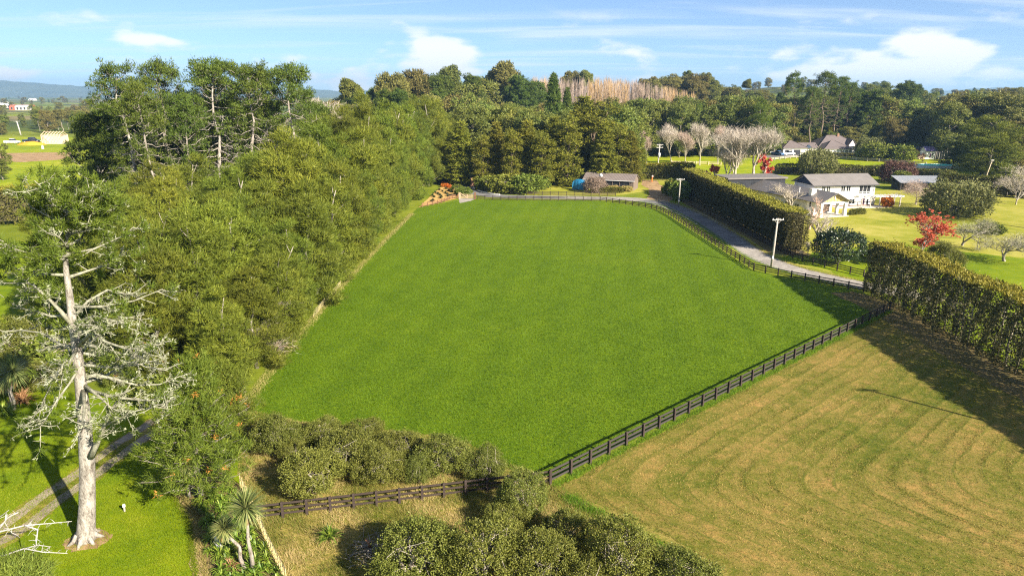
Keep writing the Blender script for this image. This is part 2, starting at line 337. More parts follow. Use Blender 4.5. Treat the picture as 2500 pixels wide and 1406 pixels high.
def mown_mat():
    s = NT('mown_hay_paddock'); p = s.pos(); sp = s.n('ShaderNodeSeparateXYZ'); s.set(sp.inputs[0], p)
    X, Y = sp.outputs[0], sp.outputs[1]
    wob = s.noise(p, .16, 3, .5)
    d1 = s.math('MULTIPLY_ADD', X, .667, s.math('MULTIPLY_ADD', Y, -.745, 33.76))
    d2 = s.math('MULTIPLY_ADD', X, .67, s.math('MULTIPLY_ADD', Y, .74, -37.5))
    d = s.math('SMOOTH_MIN', d1, d2, 9.); d = s.math('ADD', d, s.math('MULTIPLY_ADD', wob, 1.2, s.math('MULTIPLY', s.noise(p, .9, 3, .6), .25)))
    ph = s.math('DIVIDE', d, 1.62)
    fr = s.math('FRACT', ph); tri = s.math('ABSOLUTE', s.math('SUBTRACT', fr, .5))          # .5 at the wheel lines
    n1 = s.noise(p, .10, 4, .6); n2 = s.noise(p, .8, 5, .65); n3 = s.noise(p, 3.2, 7, .82)
    cmb = s.n('ShaderNodeCombineXYZ'); s.set(cmb.inputs[0], s.math('FLOOR', ph)); row = s.noise(cmb.outputs[0], .73, 2)
    f = s.math('ADD', s.math('MULTIPLY', n1, .34), s.math('ADD', s.math('MULTIPLY', n2, .30), s.math('ADD', s.math('MULTIPLY', n3, .26), s.math('MULTIPLY', row, .22))))
    f = s.mr(f, .44, .70, 0, 1, False)
    col = s.ramp(f, [(0, (.062, .088, .008)), (.32, (.116, .120, .015)), (.62, (.200, .156, .036)), (1, (.33, .200, .060))])
    line = s.math('MULTIPLY', s.mr(tri, .40, .49), s.mr(n2, .36, .62))
    brk = s.mr(s.noise(p, .22, 2), .38, .58)
    col = s.mix(s.math('MULTIPLY', line, s.math('MULTIPLY_ADD', brk, .6, .34)), col, (.085, .105, .012))
    side = s.mr(s.math('SINE', s.math('MULTIPLY', ph, 2 * math.pi)), .2, 1.)
    col = s.mix(s.math('MULTIPLY', side, .06), col, (.40, .27, .08))
    h = s.math('ADD', s.math('MULTIPLY', n3, .8), s.math('ADD', s.math('MULTIPLY', s.mr(tri, .3, .46), s.math('MULTIPLY', brk, .16)), s.math('MULTIPLY', n2, .5)))
    return s.out(s.bsdf(col, .92, .1, s.bump(h, .85, .11)))
M['mown'] = mown_mat()

# ------------------------------------------------------------------ tree prototypes (meshes shared by all copies)
def sphere_dirs(rng, n, up=-1.):
    d = unit(rng.normal(size=(n * 3 + 40, 3))); d = d[d[:, 2] > up]
    while len(d) < n: d = np.vstack([d, d])
    return d[:n]
def lobe_clumps(rng, lobes, n, depth=(.72, 1.02), up=-.6):
    """clump centres spread over the outside of overlapping ellipsoids"""
    L = np.array(lobes, float); a = (L[:, 3] * L[:, 4] * L[:, 5]) ** (2 / 3.); a /= a.sum()
    P, O = [], []
    for i, l in enumerate(L):
        k = max(4, int(n * a[i] * 1.5)); d = sphere_dirs(rng, k, up)
        p = l[:3] + d * l[3:6] * rng.uniform(depth[0], depth[1], (k, 1))
        keep = np.ones(k, bool)
        for j, q in enumerate(L):
            if j != i: keep &= (((p - q[:3]) / q[3:6]) ** 2).sum(1) > .55
        P.append(p[keep]); O.append(unit(d / l[3:6])[keep])
    P = np.vstack(P); O = np.vstack(O); ix = rng.permutation(len(P))[:n]
    return P[ix], O[ix]
def clump_leaves(rng, P, O, per, rad, L, Wd, k=3, upb=.4, outb=.5, rnd=.8, tv=.5, flat=1., shell=False):
    """a burst of leaves round each clump centre"""
    n = len(P); rad = np.broadcast_to(rad, (n,)); C = np.repeat(P, per, 0); Oo = np.repeat(O, per, 0); rr = np.repeat(rad, per)[:, None]
    off = rng.normal(size=C.shape) * .42
    if shell: off = unit(off) * rng.uniform(.45, 1.0, (len(off), 1)) ** .6 * .95; off[:, 2] = np.where(off[:, 2] < 0, off[:, 2] * .45, off[:, 2])
    off[:, 2] *= flat
    nrm = off * 1.1 + Oo * .8 + np.array([0, 0, .45])
    D = off * rnd * .7 + Oo * outb * .6 + np.array([0, 0, upb]) + rng.normal(size=C.shape) * .5
    C = C + off * rr
    t = np.clip(np.repeat(rng.uniform(.15, .85, n), per) * tv + rng.uniform(0, 1, n * per) * (1 - tv), 0, 1)
    m = n * per
    return leafV(C, D, L * rng.uniform(.6, 1.25, m), Wd * rng.uniform(.7, 1.3, m), rng, k, nrm), t
def limb_path(rng, a, b, sag=.0, wob=.1, n=5):
    a = np.array(a, float); b = np.array(b, float); L = np.linalg.norm(b - a); ts = np.linspace(0, 1, n); out = []
    w = rng.normal(size=(n, 3)) * wob * L * .25
    for i, t in enumerate(ts):
        p = a + (b - a) * t + w[i] * math.sin(math.pi * t); p[2] += sag * L * math.sin(math.pi * t); out.append(tuple(p))
    return out
PROTO = {}
def proto(kind, trunk, tm, V, k, tint, lm, H):
    PROTO.setdefault(kind, []).append((trunk.mesh(kind + '_trunk', tm, True), np_mesh(kind + '_crown', V, k, tint, lm), H))
def trunk_to(mb, rng, H, r0, lean=.04, top=.9, n=7, sides=7, flare=1.5):
    lx, ly = rng.normal(size=2) * lean; pts, rad = [], []
    for i in range(n):
        t = i / (n - 1) * top; pts.append((lx * H * t * t + rng.normal() * .012 * H * (0 < i), ly * H * t * t + rng.normal() * .012 * H * (0 < i), H * t - (.25 if i == 0 else 0)))
        rad.append(r0 * (flare if i == 0 else 1) * (1 - .88 * t))
    mb.tube(pts, rad, sides); return pts
def at(pts, z):
    for a, b in zip(pts, pts[1:]):
        if a[2] <= z <= b[2]:
            t = (z - a[2]) / max(1e-6, b[2] - a[2]); return tuple(a[i] + (b[i] - a[i]) * t for i in range(3))
    return pts[-1]

def casuarina(seed, kind, H=20., Rm=4.4, mat='casuarina', nl=12, ncl=165, per=215, low=.06):
    rng = np.random.default_rng(seed); mb = MB(); tp = trunk_to(mb, rng, H, .26)
    lobes = []
    for i in range(nl):
        t = low + (1 - low) * (i + .5) / nl; a = i * 2.4 + rng.uniform(0, 1)
        env = Rm * (math.sqrt(max(0, 1 - ((t - .42) / .62) ** 2)) if t > .42 else .78 + .22 * t / .42)
        off = env * rng.uniform(.42, .66) if t < .86 else env * .25; rr = max(1.0, env * rng.uniform(.5, .66))
        zc = H * t * .93 + .4; lobes.append((math.cos(a) * off, math.sin(a) * off, zc, rr, rr, max(1.3, min(rr * 1.35, H * .16))))
    P, O = lobe_clumps(rng, lobes, ncl, (.68, 1.06), -.75)
    V, t = clump_leaves(rng, P, O, per, rng.uniform(.75, 1.4, len(P)), .60, .075, 3, .60, .45, .9, shell=True)
    for i in range(14):
        j = rng.integers(len(P)); p = P[j]; q = at(tp, max(1, p[2] - rng.uniform(1.5, 3.5))); mb.tube(limb_path(rng, q, p, -.06), [.07, .055, .045, .03, .02], 4)
    proto(kind, mb, M['grey_bark'], V, 3, t, M[mat], H)

def pine(seed, kind, H=34., bare=.42, mat='pine', Rm=5.2, per=44, nb=46, tuft=.48, wd=.15, dense=1.):
    """old radiata pine: bare lichened trunk, long half-dead limbs, rounded tufted head"""
    rng = np.random.default_rng(seed); mb = MB(); tp = trunk_to(mb, rng, H, .52, .05, .95, 9, 8)
    P, O = [], []
    for i in range(nb):
        t = bare * .62 + (1 - bare * .62) * ((i + .5) / nb) ** .85; z = H * t * .95; a = i * 2.399 + rng.normal() * .3
        live = smooth((t - bare * .95) / .30)
        ln = Rm * (.65 + .6 * rng.random()) * (1.05 - .55 * max(0, t - .6) / .4)
        d = np.array([math.cos(a), math.sin(a), rng.uniform(-.28, .12) if live < .6 else rng.uniform(.2, .9)]); d /= np.linalg.norm(d)
        b = at(tp, z); e = np.array(b) + d * ln; e[2] += (.12 if live > .5 else -.02) * ln
        pth = limb_path(rng, b, e, -.10, .25, 6); r = .15 * (1.1 - .6 * t)
        mb.tube(pth, [r, r * .85, r * .7, r * .5, r * .35, .02], 4)
        for q in range(6):
            f = rng.uniform(.62 if live > .4 else .3, 1.); k = min(4, int(f * 5)); p0 = np.array(pth[k]) + (np.array(pth[k + 1]) - np.array(pth[k])) * (f * 5 - k)
            e2 = p0 + unit(d * .6 + rng.normal(size=3) * .6 + np.array([0, 0, .35 * live - .05])) * rng.uniform(.8, 1.7)
            mb.tube([tuple(p0), tuple((p0 + e2) / 2 + rng.normal(size=3) * .08), tuple(e2)], [.05, .04, .02], 3, False)
            if rng.random() < (.32 + .68 * live) * dense: P.append(e2 + rng.normal(size=3) * .2); O.append(unit(d + np.array([0, 0, .8])))
            if live > .5 and rng.random() < .5 * dense: P.append(e2 + rng.normal(size=3) * .7); O.append(unit(d + np.array([0, 0, .8])))
    for _ in range(int(14 * dense)):
        d = sphere_dirs(rng, 1, .1)[0]; P.append(np.array(tp[-1]) + d * np.array([Rm * .4, Rm * .4, H * .05]) * rng.uniform(.6, 1.05) + np.array([0, 0, .5])); O.append(d)
    P = np.array(P); O = np.array(O)
    V, t = clump_leaves(rng, P, O, per, rng.uniform(.6, 1.05, len(P)), tuft, wd, 3, .5, .35, .8, shell=True)
    proto(kind, mb, M['lichen_bark'], V, 3, t, M[mat], H)

def broad(seed, kind, H=24., Rm=6.5, mat='euc', nl=16, ncl=200, per=62, L=.70, Wd=.34, low=.12, bark='grey_bark', k=3, upb=.2, top=.9):
    rng = np.random.default_rng(seed); mb = MB(); tp = trunk_to(mb, rng, H, .3, .03, .8)
    lobes = []
    for i in range(nl):
        t = low + (top - low) * ((i + .5) / nl); a = i * 2.4 + rng.uniform(0, 1.2)
        env = Rm * math.sqrt(max(.05, 1 - ((t - .5) / .58) ** 2)); off = env * rng.uniform(.4, .72); rr = Rm * rng.uniform(.28, .45)
        lobes.append((math.cos(a) * off, math.sin(a) * off, H * t, rr, rr, rr * .85))
    P, O = lobe_clumps(rng, lobes, ncl, (.65, 1.08), -.6)
    V, t = clump_leaves(rng, P, O, per, rng.uniform(.8, 1.6, len(P)) * (Rm / 6.5) ** .5, L, Wd, k, upb, .55, .8, shell=True)
    for l in lobes: mb.tube(limb_path(rng, at(tp, max(1, l[2] - .2 * H)), l[:3], -.08), [.12, .10, .08, .06, .03], 4)
    proto(kind, mb, M[bark], V, k, t, M[mat], H)

def cone(seed, kind, H=22., Rm=3.4, mat='cedar', tiers=24, per=30, pw=.85, L=.85, Wd=.26, low=.03, upb=.15):
    """conifer with sprays hanging from tiered branches"""
    rng = np.random.default_rng(seed); mb = MB(); tp = trunk_to(mb, rng, H, .3, .015, .98); P, O = [], []
    for i in range(tiers):
        t = low + (1 - low) * (i + rng.uniform(0, .8)) / tiers; r = Rm * (1 - t) ** pw * rng.uniform(.78, 1.15) + .35
        nb = int(5 + r * 2.6)
        for j in range(nb):
            a = j * 2 * math.pi / nb + i * 1.3 + rng.normal() * .2; d = np.array([math.cos(a), math.sin(a), .1]); rr = r * rng.uniform(.72, 1.12)
            for f in ((1., .72) if rr > 1.2 else (1.,)): P.append(np.array([d[0] * rr * f, d[1] * rr * f, H * t + rr * .12 * f + rng.normal() * .25])); O.append(d)
            if j % 3 == 0: mb.tube([at(tp, H * t * .97), (d[0] * rr, d[1] * rr, H * t + rr * .1)], [.05, .02], 3, False)
    P = np.array(P); O = np.array(O)
    V, t = clump_leaves(rng, P, O, per, rng.uniform(.45, .8, len(P)), L, Wd, 3, upb, .6, .7, flat=.8)
    proto(kind, mb, M['brown_bark'], V, 3, t, M[mat], H)

def bush(seed, kind, mat='feijoa', H=3.4, Rm=1.9, ncl=430, per=46, L=.135, Wd=.075, nl=9, low=.22, twig='pale_twig', stem=.75):
    """rounded orchard shrub, small leathery leaves, several pale stems"""
    rng = np.random.default_rng(seed); mb = MB(); lobes = []
    for i in range(nl):
        a = i * 2.4 + rng.uniform(0, 1); off = Rm * (0 if i == 0 else rng.uniform(.35, .62)); rr = Rm * rng.uniform(.42, .62) * (1.25 if i == 0 else 1)
        z = H * (.62 if i == 0 else rng.uniform(low + .12, .68)); lobes.append((math.cos(a) * off, math.sin(a) * off, z, rr, rr, min(rr * 1.0, H - z)))
    P, O = lobe_clumps(rng, lobes, ncl, (.70, 1.16), -.8); P[:, 2] = np.maximum(P[:, 2], H * .08)
    V, t = clump_leaves(rng, P, O, per, rng.uniform(.18, .40, len(P)) * Rm / 1.9, L, Wd, 4, .35, .6, .8, .35)
    for i in range(6):
        a = i * 1.05 + rng.random(); e = (math.cos(a) * Rm * .5, math.sin(a) * Rm * .5, H * stem * rng.uniform(.7, 1.)); mb.tube(limb_path(rng, (rng.normal() * .1, rng.normal() * .1, -.1), e, .05, .3), [.09, .075, .06, .045, .02], 5)
        for _ in range(5):
            j = rng.integers(len(P)); mb.tube([e, tuple(np.array(e) * .4 + P[j] * .6 + rng.normal(size=3) * .08), tuple(P[j] * 1.02)], [.022, .016, .007], 3, False)
    proto(kind, mb, M[twig], V, 4, t, M[mat], H)

def bare_mesh(seed, H, spread=.6, up=.35, depth=5, r0=.22, kids=(3, 4), first=.22, ratio=.72, droop=0., mat='pale_twig', lead=.0, seg=3, curl=.12):
    rng = np.random.default_rng(seed); mb = MB(); tips = []
    def grow(p, d, L, r, k):
        pts, rad = [tuple(p)], [r]
        for i in range(seg):
            d = unit(d + rng.normal(size=3) * curl + np.array([0, 0, up * .22 - droop * .1 * (depth - k)])); p = p + d * L / seg; pts.append(tuple(p)); rad.append(max(.006, r * (1 - .42 * (i + 1) / seg)))
        mb.tube(pts, rad, 6 if k == depth else (4 if k > 2 else 3), False)
        if k == 0: tips.append((p, d)); return
        nk = rng.integers(kids[0], kids[1] + 1)
        for j in range(nk):
            a = j * 2 * math.pi / nk + rng.uniform(0, 1.5); s1 = unit(np.cross(d, np.array([.31, .2, .93]))); s2 = np.cross(d, s1)
            sp = spread * rng.uniform(.55, 1.2) * (.45 if (j == 0 and lead) else 1)
            nd = unit(d + (s1 * math.cos(a) + s2 * math.sin(a)) * sp + np.array([0, 0, up * .35]))
            bi = -1 if j < 2 else rng.integers(1, len(pts)); grow(np.array(pts[bi]), nd, L * ratio * rng.uniform(.75, 1.15), r * .58, k - 1)
    grow(np.array([0, 0, -.1]), np.array([0, 0, 1.]), H * first, r0, depth)
    V = np.array(mb.v); top = V[:, 2].max(); mb.v = [tuple(q) for q in V * (H / top)]
    return mb, [(t[0] * (H / top), t[1]) for t in tips], rng

for i in range(4): casuarina(10 + i, 'she_oak', 20., 4.4)
for i in range(3): casuarina(20 + i, 'she_oak_dark', 22., 4.2, 'casuarina_dark')
for i in range(4): pine(30 + i, 'pine_old', 34., (.60, .66, .56, .68)[i])
for i in range(3): pine(40 + i, 'pine_green', 28., .2, Rm=5., nb=66, tuft=.7, wd=.22, dense=1.3)
for i in range(4): broad(50 + i, 'evergreen', 24., 6.2)
for i in range(3): broad(60 + i, 'bronze_tree', 22., 6.5, 'euc_brown')
broad(66, 'umbrella_tree', 20., 6., 'euc_brown', nl=10, low=.68, ncl=200, top=.97)
broad(67, 'umbrella_tree', 22., 5., 'euc', nl=9, low=.72, ncl=180, top=.97)
for i in range(3): cone(70 + i, 'cedar', 22., (3.3, 2.8, 3.7, 3.0)[i], pw=.6, L=.62, Wd=.22, per=40)
for i in range(3): broad(72 + i, 'cedar', 22., 3.9, 'cedar', 20, 210, 46, .55, .24, .06, 'brown_bark', upb=.35, top=.95)
cone(76, 'spruce', 28., 6.2, 'pine', 26, 26, .75, 1.1, .3)
for i in range(3): bush(80 + i, 'feijoa', ncl=430, per=72, L=.105, Wd=.058)
for i in range(2): bush(90 + i, 'shrub', 'bright', 3., 2., 240, 20, .34, .2)
for i in range(2): bush(94 + i, 'grey_shrub', 'grey_shrub', 6., 5., 520, 26, .5, .26, 14)
# ------------------------------------------------------------------ the setting
def struct(name, me_or_mb, mat=None):
    o = me_or_mb.build(name, mat) if isinstance(me_or_mb, MB) else link(name, me_or_mb, None, mat)
    o['kind'] = 'structure'; return o
def ground():
    NA = 180; rings = [0, 25, 60, 110, 170, 240, 300]; r = 320.
    while r < 10000: rings.append(r); r *= 1.055
    rings.append(10400.); V = [(0, 0, 0)]; F = []
    for ri in rings[1:]:
        for k in range(NA):
            a = 2 * math.pi * k / NA; x, y = math.sin(a) * ri, math.cos(a) * ri; V.append((x, y, hgt(x, y)))
    for k in range(NA): F.append((0, 1 + (k + 1) % NA, 1 + k))
    for i in range(len(rings) - 2):
        b0 = 1 + i * NA; b1 = b0 + NA
        for k in range(NA): k2 = (k + 1) % NA; F.append((b0 + k, b0 + k2, b1 + k2, b1 + k))
    me = bpy.data.meshes.new('ground'); me.from_pydata(V, [], F); me.materials.append(M['ground']); me.polygons.foreach_set('use_smooth', [True] * len(F)); me.update()
    struct('ground', me)
def ground_mat():
    s = NT('farmland'); p = s.pos(); ln = s.n('ShaderNodeVectorMath', operation='LENGTH'); s.set(ln.inputs[0], p); far = s.mr(ln.outputs['Value'], 550, 900)
    a = s.noise(p, .02, 4, .6); b = s.noise(p, .2, 4, .6); c = s.noise(p, 3., 3, .6)
    f = s.mr(s.math('MULTIPLY_ADD', a, .5, s.math('MULTIPLY_ADD', b, .3, s.math('MULTIPLY', c, .25))), .36, .68, 0, 1, False)
    near = s.ramp(f, [(0, (.07, .095, .012)), (.4, (.13, .165, .014)), (.7, (.19, .215, .02)), (1, (.28, .24, .07))])
    vo = s.n('ShaderNodeTexVoronoi', feature='F1'); s.set(vo.inputs['Vector'], s.mapping(p, (.0042, .0028, 1))); vo.inputs['Scale'].default_value = 1.
    sep = s.n('ShaderNodeSeparateColor'); s.set(sep.inputs[0], vo.outputs['Color'])
    fields = s.ramp(sep.outputs[0], [(0, (.05, .065, .02)), (.3, (.12, .16, .02)), (.55, (.21, .24, .03)), (.8, (.25, .20, .09)), (1, (.07, .08, .03))])
    fields = s.mix(s.mr(s.noise(p, .012, 5, .7), .48, .60), fields, (.05, .058, .024))
    return s.out(s.bsdf(s.mix(far, near, fields), .95, .05, s.bump(c, .5, .1)))
M['ground'] = ground_mat(); ground()
def hills(name, D, prof, depth, seed, mat):
    """a far ridge; prof = list of (photo x, photo y of its skyline)"""
    rng = np.random.default_rng(seed); V, F = [], []; n = 260; nd = 7
    xs = [q[0] for q in prof]; ys = [q[1] for q in prof]
    for i in range(n):
        px = xs[0] + (xs[-1] - xs[0]) * i / (n - 1); top = vp(px, np.interp(px, xs, ys), D)
        jag = sum(math.sin(px * f + seed * k) * a for k, (f, a) in enumerate(((.013, 7), (.031, 5), (.083, 3), (.21, 1.6), (.47, 1.)))) * D / 6500
        u = (px - 1250) / FPX
        for j in range(nd):
            t = j / (nd - 1); yy = D - depth * (1 - t); z = max(-.5, (top[2] + jag) * smooth(t) * (1 + .12 * math.sin(px * .05 + j * 2.1) * (1 - t)))
            V.append((u * (yy * CP + CH * SP), yy, z if j else -.5))
    for i in range(n - 1):
        for j in range(nd - 1): F.append((i * nd + j, (i + 1) * nd + j, (i + 1) * nd + j + 1, i * nd + j + 1))
    me = bpy.data.meshes.new(name); me.from_pydata(V, [], F); me.materials.append(mat); me.polygons.foreach_set('use_smooth', [True] * len(F)); me.update()
    return struct(name, me)
s = NT('forested_hill'); p = s.pos(); nz = s.noise(p, .004, 6, .7); n2 = s.noise(p, .03, 4, .7); f = s.math('MULTIPLY_ADD', nz, .5, s.math('MULTIPLY', n2, .5))
M['hill'] = s.out(s.bsdf(s.ramp(f, [(.38, (.08, .10, .06)), (.52, (.12, .14, .08)), (.64, (.18, .19, .10))]), .95, .03, s.bump(n2, 1., 18.)))
hills('distant_hills', 9000, [(-900, 205), (-400, 190), (-100, 192), (0, 197), (60, 200), (130, 209), (190, 213), (260, 216), (420, 222), (700, 224), (800, 219), (900, 224), (1300, 226), (1750, 224), (2150, 224), (2300, 220), (2440, 214), (2600, 217), (3000, 208), (3600, 215)], 1500, 3, M['hill'])
hills('blue_hills', 9900, [(-900, 214), (0, 215), (120, 210), (160, 209), (240, 213), (330, 217), (500, 224), (760, 221), (960, 222), (1300, 227), (2200, 224), (2420, 220), (3600, 218)], 700, 5, M['hill'])

def patch(name, pts, z, mat, step=1.5, jit=.25, seed=1, closed_only=None):
    """flat sheet with a slightly ragged edge"""
    rng = random.Random(seed); out = []; n = len(pts)
    for i in range(n):
        a = pts[i]; b = pts[(i + 1) % n]; L = math.dist(a[:2], b[:2]); k = max(1, int(L / step)); k = min(k, 160)
        for j in range(k):
            t = j / k; out.append((a[0] + (b[0] - a[0]) * t + rng.uniform(-jit, jit), a[1] + (b[1] - a[1]) * t + rng.uniform(-jit, jit), z))
    mb = MB(); mb.poly(out); ar = sum(out[i][0] * out[(i + 1) % len(out)][1] - out[(i + 1) % len(out)][0] * out[i][1] for i in range(len(out)))
    if ar < 0: mb.f = [f[::-1] for f in mb.f]
    return struct(name, mb, mat)
def strip(name, line, w, z, mat, jit=.12, step=1., seed=2, kerb=None):
    """road or track of width w (number or list) along a centre line"""
    rng = random.Random(seed); P = resample(line, step); n = len(P); mb = MB(); L, Rr = [], []
    for i, p in enumerate(P):
        a = P[max(0, i - 1)]; b = P[min(n - 1, i + 1)]; d = Vector((b[0] - a[0], b[1] - a[1])).normalized(); t = i / (n - 1)
        ww = (np.interp(t, [q[0] for q in w], [q[1] for q in w]) if isinstance(w, list) else w) / 2
        l = ww + rng.uniform(-jit, jit); r = ww + rng.uniform(-jit, jit)
        L.append((p[0] - d.y * l, p[1] + d.x * l, z)); Rr.append((p[0] + d.y * r, p[1] - d.x * r, z))
    mb.add(L + Rr, [(i, n + i, n + i + 1, i + 1) for i in range(n - 1)])
    return struct(name, mb, mat)
def resample(line, step):
    """smooth curve through the points (Catmull-Rom), spaced about step"""
    P = [Vector((*p[:2], 0)) for p in line]
    if len(P) > 2:
        Q = []
        for i in range(len(P) - 1):
            p0 = P[max(0, i - 1)]; p1 = P[i]; p2 = P[i + 1]; p3 = P[min(len(P) - 1, i + 2)]; k = max(2, int((p2 - p1).length / step))
            for j in range(k):
                t = j / k; Q.append(.5 * ((2 * p1) + (p2 - p0) * t + (2 * p0 - 5 * p1 + 4 * p2 - p3) * t * t + (3 * p1 - p0 - 3 * p2 + p3) * t ** 3))
        Q.append(P[-1])
    else:
        k = max(2, int((P[1] - P[0]).length / step)); Q = [P[0].lerp(P[1], j / k) for j in range(k + 1)]
    return [(q.x, q.y) for q in Q]

M['timber_gate'] = plain('gate_timber', (.46, .34, .22), .7, .2, .15, 6., .2)
M['sand2'] = grass_mat('worn_path', [(0, (.20, .19, .05)), (.4, (.36, .25, .12)), (.7, (.46, .33, .19)), (1, (.30, .27, .07))], .5, 1.5, 6., (.3, .4, .4), .6, .05)
G = lambda *L: [gp(*p) for p in L]
CORNER = gp(1343, 1182); F1END = gp(2172, 758)
# left lawn and farmland beyond the belt
patch('lawn', [(-20, 8), (-15, 40), (-22, 50), (-31, 66), (-62, 66), (-64, 135), (-150, 150), (-150, 8)], .004, M['lawn'], 2., .2, 3)
patch('far_pasture', G((-250, 470), (180, 470), (230, 400), (240, 335), (-250, 335)), .02, M['meadow'], 6., 1., 4)
patch('dry_paddock', G((-60, 372), (20, 374), (175, 372), (185, 388), (60, 396), (-60, 394)), .03, M['soil'], 4., .8, 5)
patch('rough_grass', G((592, 985), (700, 1005), (1000, 1030), (1250, 1095), (1345, 1150)) + [CORNER] + G((1500, 1262), (1640, 1342), (1790, 1418)) + [(16, 26), (-14, 26)] + G((660, 1340), (615, 1265), (585, 1170), (575, 1050)), .008, M['rough'], 1., .2, 6)
FIELD = [gp(592, 990), gp(650, 905), gp(762, 778), gp(824, 706), gp(900, 628), gp(996, 531), gp(1020, 508), gp(1118, 489), gp(1165, 487), gp(1465, 491), gp(1590, 509), gp(1630, 526), gp(1690, 564), gp(1760, 610), gp(1835, 660), gp(1890, 672), gp(2105, 714), (54.5, 96.5), F1END, (CORNER[0] + .6, CORNER[1] + .9), gp(1255, 1150), gp(1210, 1118), gp(1150, 1085), gp(1050, 1062), gp(930, 1048), gp(840, 1038), gp(745, 1030), gp(640, 1020)]
patch('field', FIELD, .012, M['field'], .7, .16, 7)
patch('mown_paddock', [(CORNER[0] + .5, CORNER[1] - .5), (F1END[0] + .2, F1END[1] - .4), (56, 90), (56, 12), (18, 26), gp(1800, 1414), gp(1660, 1338), gp(1520, 1262), gp(1400, 1212)], .012, M['mown'], .8, .2, 8)
patch('dirt_edge', G((1360, 1197), (1440, 1222), (1560, 1272), (1680, 1335), (1790, 1405), (1760, 1408), (1640, 1340), (1520, 1280), (1400, 1225)), .020, M['rough'], .5, .15, 19)
patch('leaf_litter', [(50, 103), (54, 104), (57.5, 98), (57.5, 40), (53, 40), (52, 60), (51.5, 80), (51.5, 92), (51, 98)], .018, M['litter'], .9, .3, 9)
patch('house_lawn', [(44, 130), (57, 116), (56, 60), (140, 60), (230, 200), (180, 226), (110, 222), (60, 214), (52, 205)], .006, M['house_lawn'], 2., .4, 10)
patch('lawn_green_side', [(57, 50), (57, 116), (50, 127), (60, 131), (78, 140), (96, 128), (140, 120), (110, 50)], .010, M['lawn'], 2., .9, 11)  # greener grass laid over the yellower house lawn
patch('barn_lawn', G((1165, 470), (1300, 477), (1500, 479), (1560, 470), (1600, 462), (1690, 450), (1690, 425), (1440, 425), (1150, 445)), .010, M['house_lawn'], 1.5, .3, 12)
patch('bright_pasture', G((1560, 432), (1640, 437), (1700, 440), (1850, 432), (2000, 428), (2330, 432), (2500, 425), (2700, 420), (2700, 372), (2330, 366), (2100, 362), (1850, 368), (1560, 385)), .014, M['meadow'], 4., 1., 13)
patch('tan_paddock', G((1090, 404), (1160, 404), (1165, 388), (1090, 388)), .02, M['sand'], 3., .5, 14)
# drives
ROAD = [gp(2300, 735), gp(2110, 697), gp(1990, 672), gp(1905, 648), gp(1842, 620), gp(1770, 572), gp(1700, 530), gp(1635, 502), gp(1560, 488), gp(1440, 483.5), gp(1300, 481.5), gp(1215, 479), gp(1165, 470), gp(1135, 457), gp(1105, 447), gp(1060, 440)]
strip('gravel_drive', ROAD, [(0, 4.4), (.22, 5.0), (.4, 6.5), (.55, 6.8), (.62, 6.0), (1, 7.5)], .022, M['gravel'], .2, 1.2, 3)
strip('asphalt_and_shade_drive', [gp(1380, 482.6), gp(1300, 481.3), gp(1215, 479), gp(1165, 470), gp(1135, 457), gp(1105, 447), gp(1060, 440)], [(0, 3.), (.25, 6.), (1, 7.)], .028, M['asphalt'], .1, 1.2, 3)
strip('barn_drive', [gp(1600, 495), gp(1615, 478), gp(1612, 462), gp(1590, 452), gp(1585, 440)], [(0, 7.), (.5, 8.), (1, 5.)], .018, M['soil'], .3, 1.2, 4)
strip('asphalt_and_shade_drive', [gp(1815, 600), gp(1770, 572), gp(1700, 530), gp(1635, 502), gp(1575, 489.5)], [(0, 3.4), (.1, 5.2), (1, 6.)], .027, M['asphalt'], .2, 1.0, 9)  # asphalt overlay only on the hedge-shaded stretch, its dark colour deepening the shade
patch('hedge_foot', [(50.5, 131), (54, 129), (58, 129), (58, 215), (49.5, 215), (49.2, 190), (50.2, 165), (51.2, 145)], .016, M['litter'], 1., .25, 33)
patch('drive_apron', G((1121, 496), (1150, 491), (1160, 485), (1121, 485)), .03, M['gravel'], .8, .2, 15)
TR = [gp(-120, 1370), gp(0, 1310), gp(90, 1240), gp(200, 1165), gp(300, 1090), gp(370, 1045), gp(440, 1000), gp(500, 960)]
TRS = resample(TR, 1.)
def offs(line, d):
    out = []
    for i, p in enumerate(line):
        a = line[max(0, i - 1)]; b = line[min(len(line) - 1, i + 1)]; t = Vector((b[0] - a[0], b[1] - a[1])).normalized(); out.append((p[0] - t.y * d, p[1] + t.x * d))
    return out
strip('track', TRS, 3.1, .012, M['rough'], .15, 1., 5)
strip('wheel_track', offs(TRS, .85)[::3], .95, .017, M['track'], .07, .5, 6)
strip('wheel_track', offs(TRS, -.85)[::3], .95, .017, M['track'], .07, .5, 7)
patch('garden_bed', G((430, 1195), (452, 1240), (485, 1290), (478, 1330), (490, 1375), (500, 1430), (700, 1430), (655, 1335), (612, 1262), (585, 1180), (540, 1140)), .012, M['litter'], .6, .15, 16)
strip('dirt_path', G((405, 1172), (440, 1225), (466, 1265), (474, 1310), (478, 1350), (486, 1390), (500, 1440)), [(0, .3), (.3, .65), (.6, .4), (.8, .8), (1, 1.2)], .016, M['sand2'], .14, .4, 8)
patch('trunk_apron', [(gp(212, 1318)[0] + math.cos(a) * 1.55, gp(212, 1318)[1] + math.sin(a) * 1.3) for a in np.linspace(0, 6.0, 14)], .02, M['soil'], .3, .16, 17)
SB = G((1022, 507), (1040, 490), (1075, 458), (1095, 455), (1113, 470), (1120, 484))
patch('sandy_bed', SB, .034, M['sand'], .8, .1, 18)
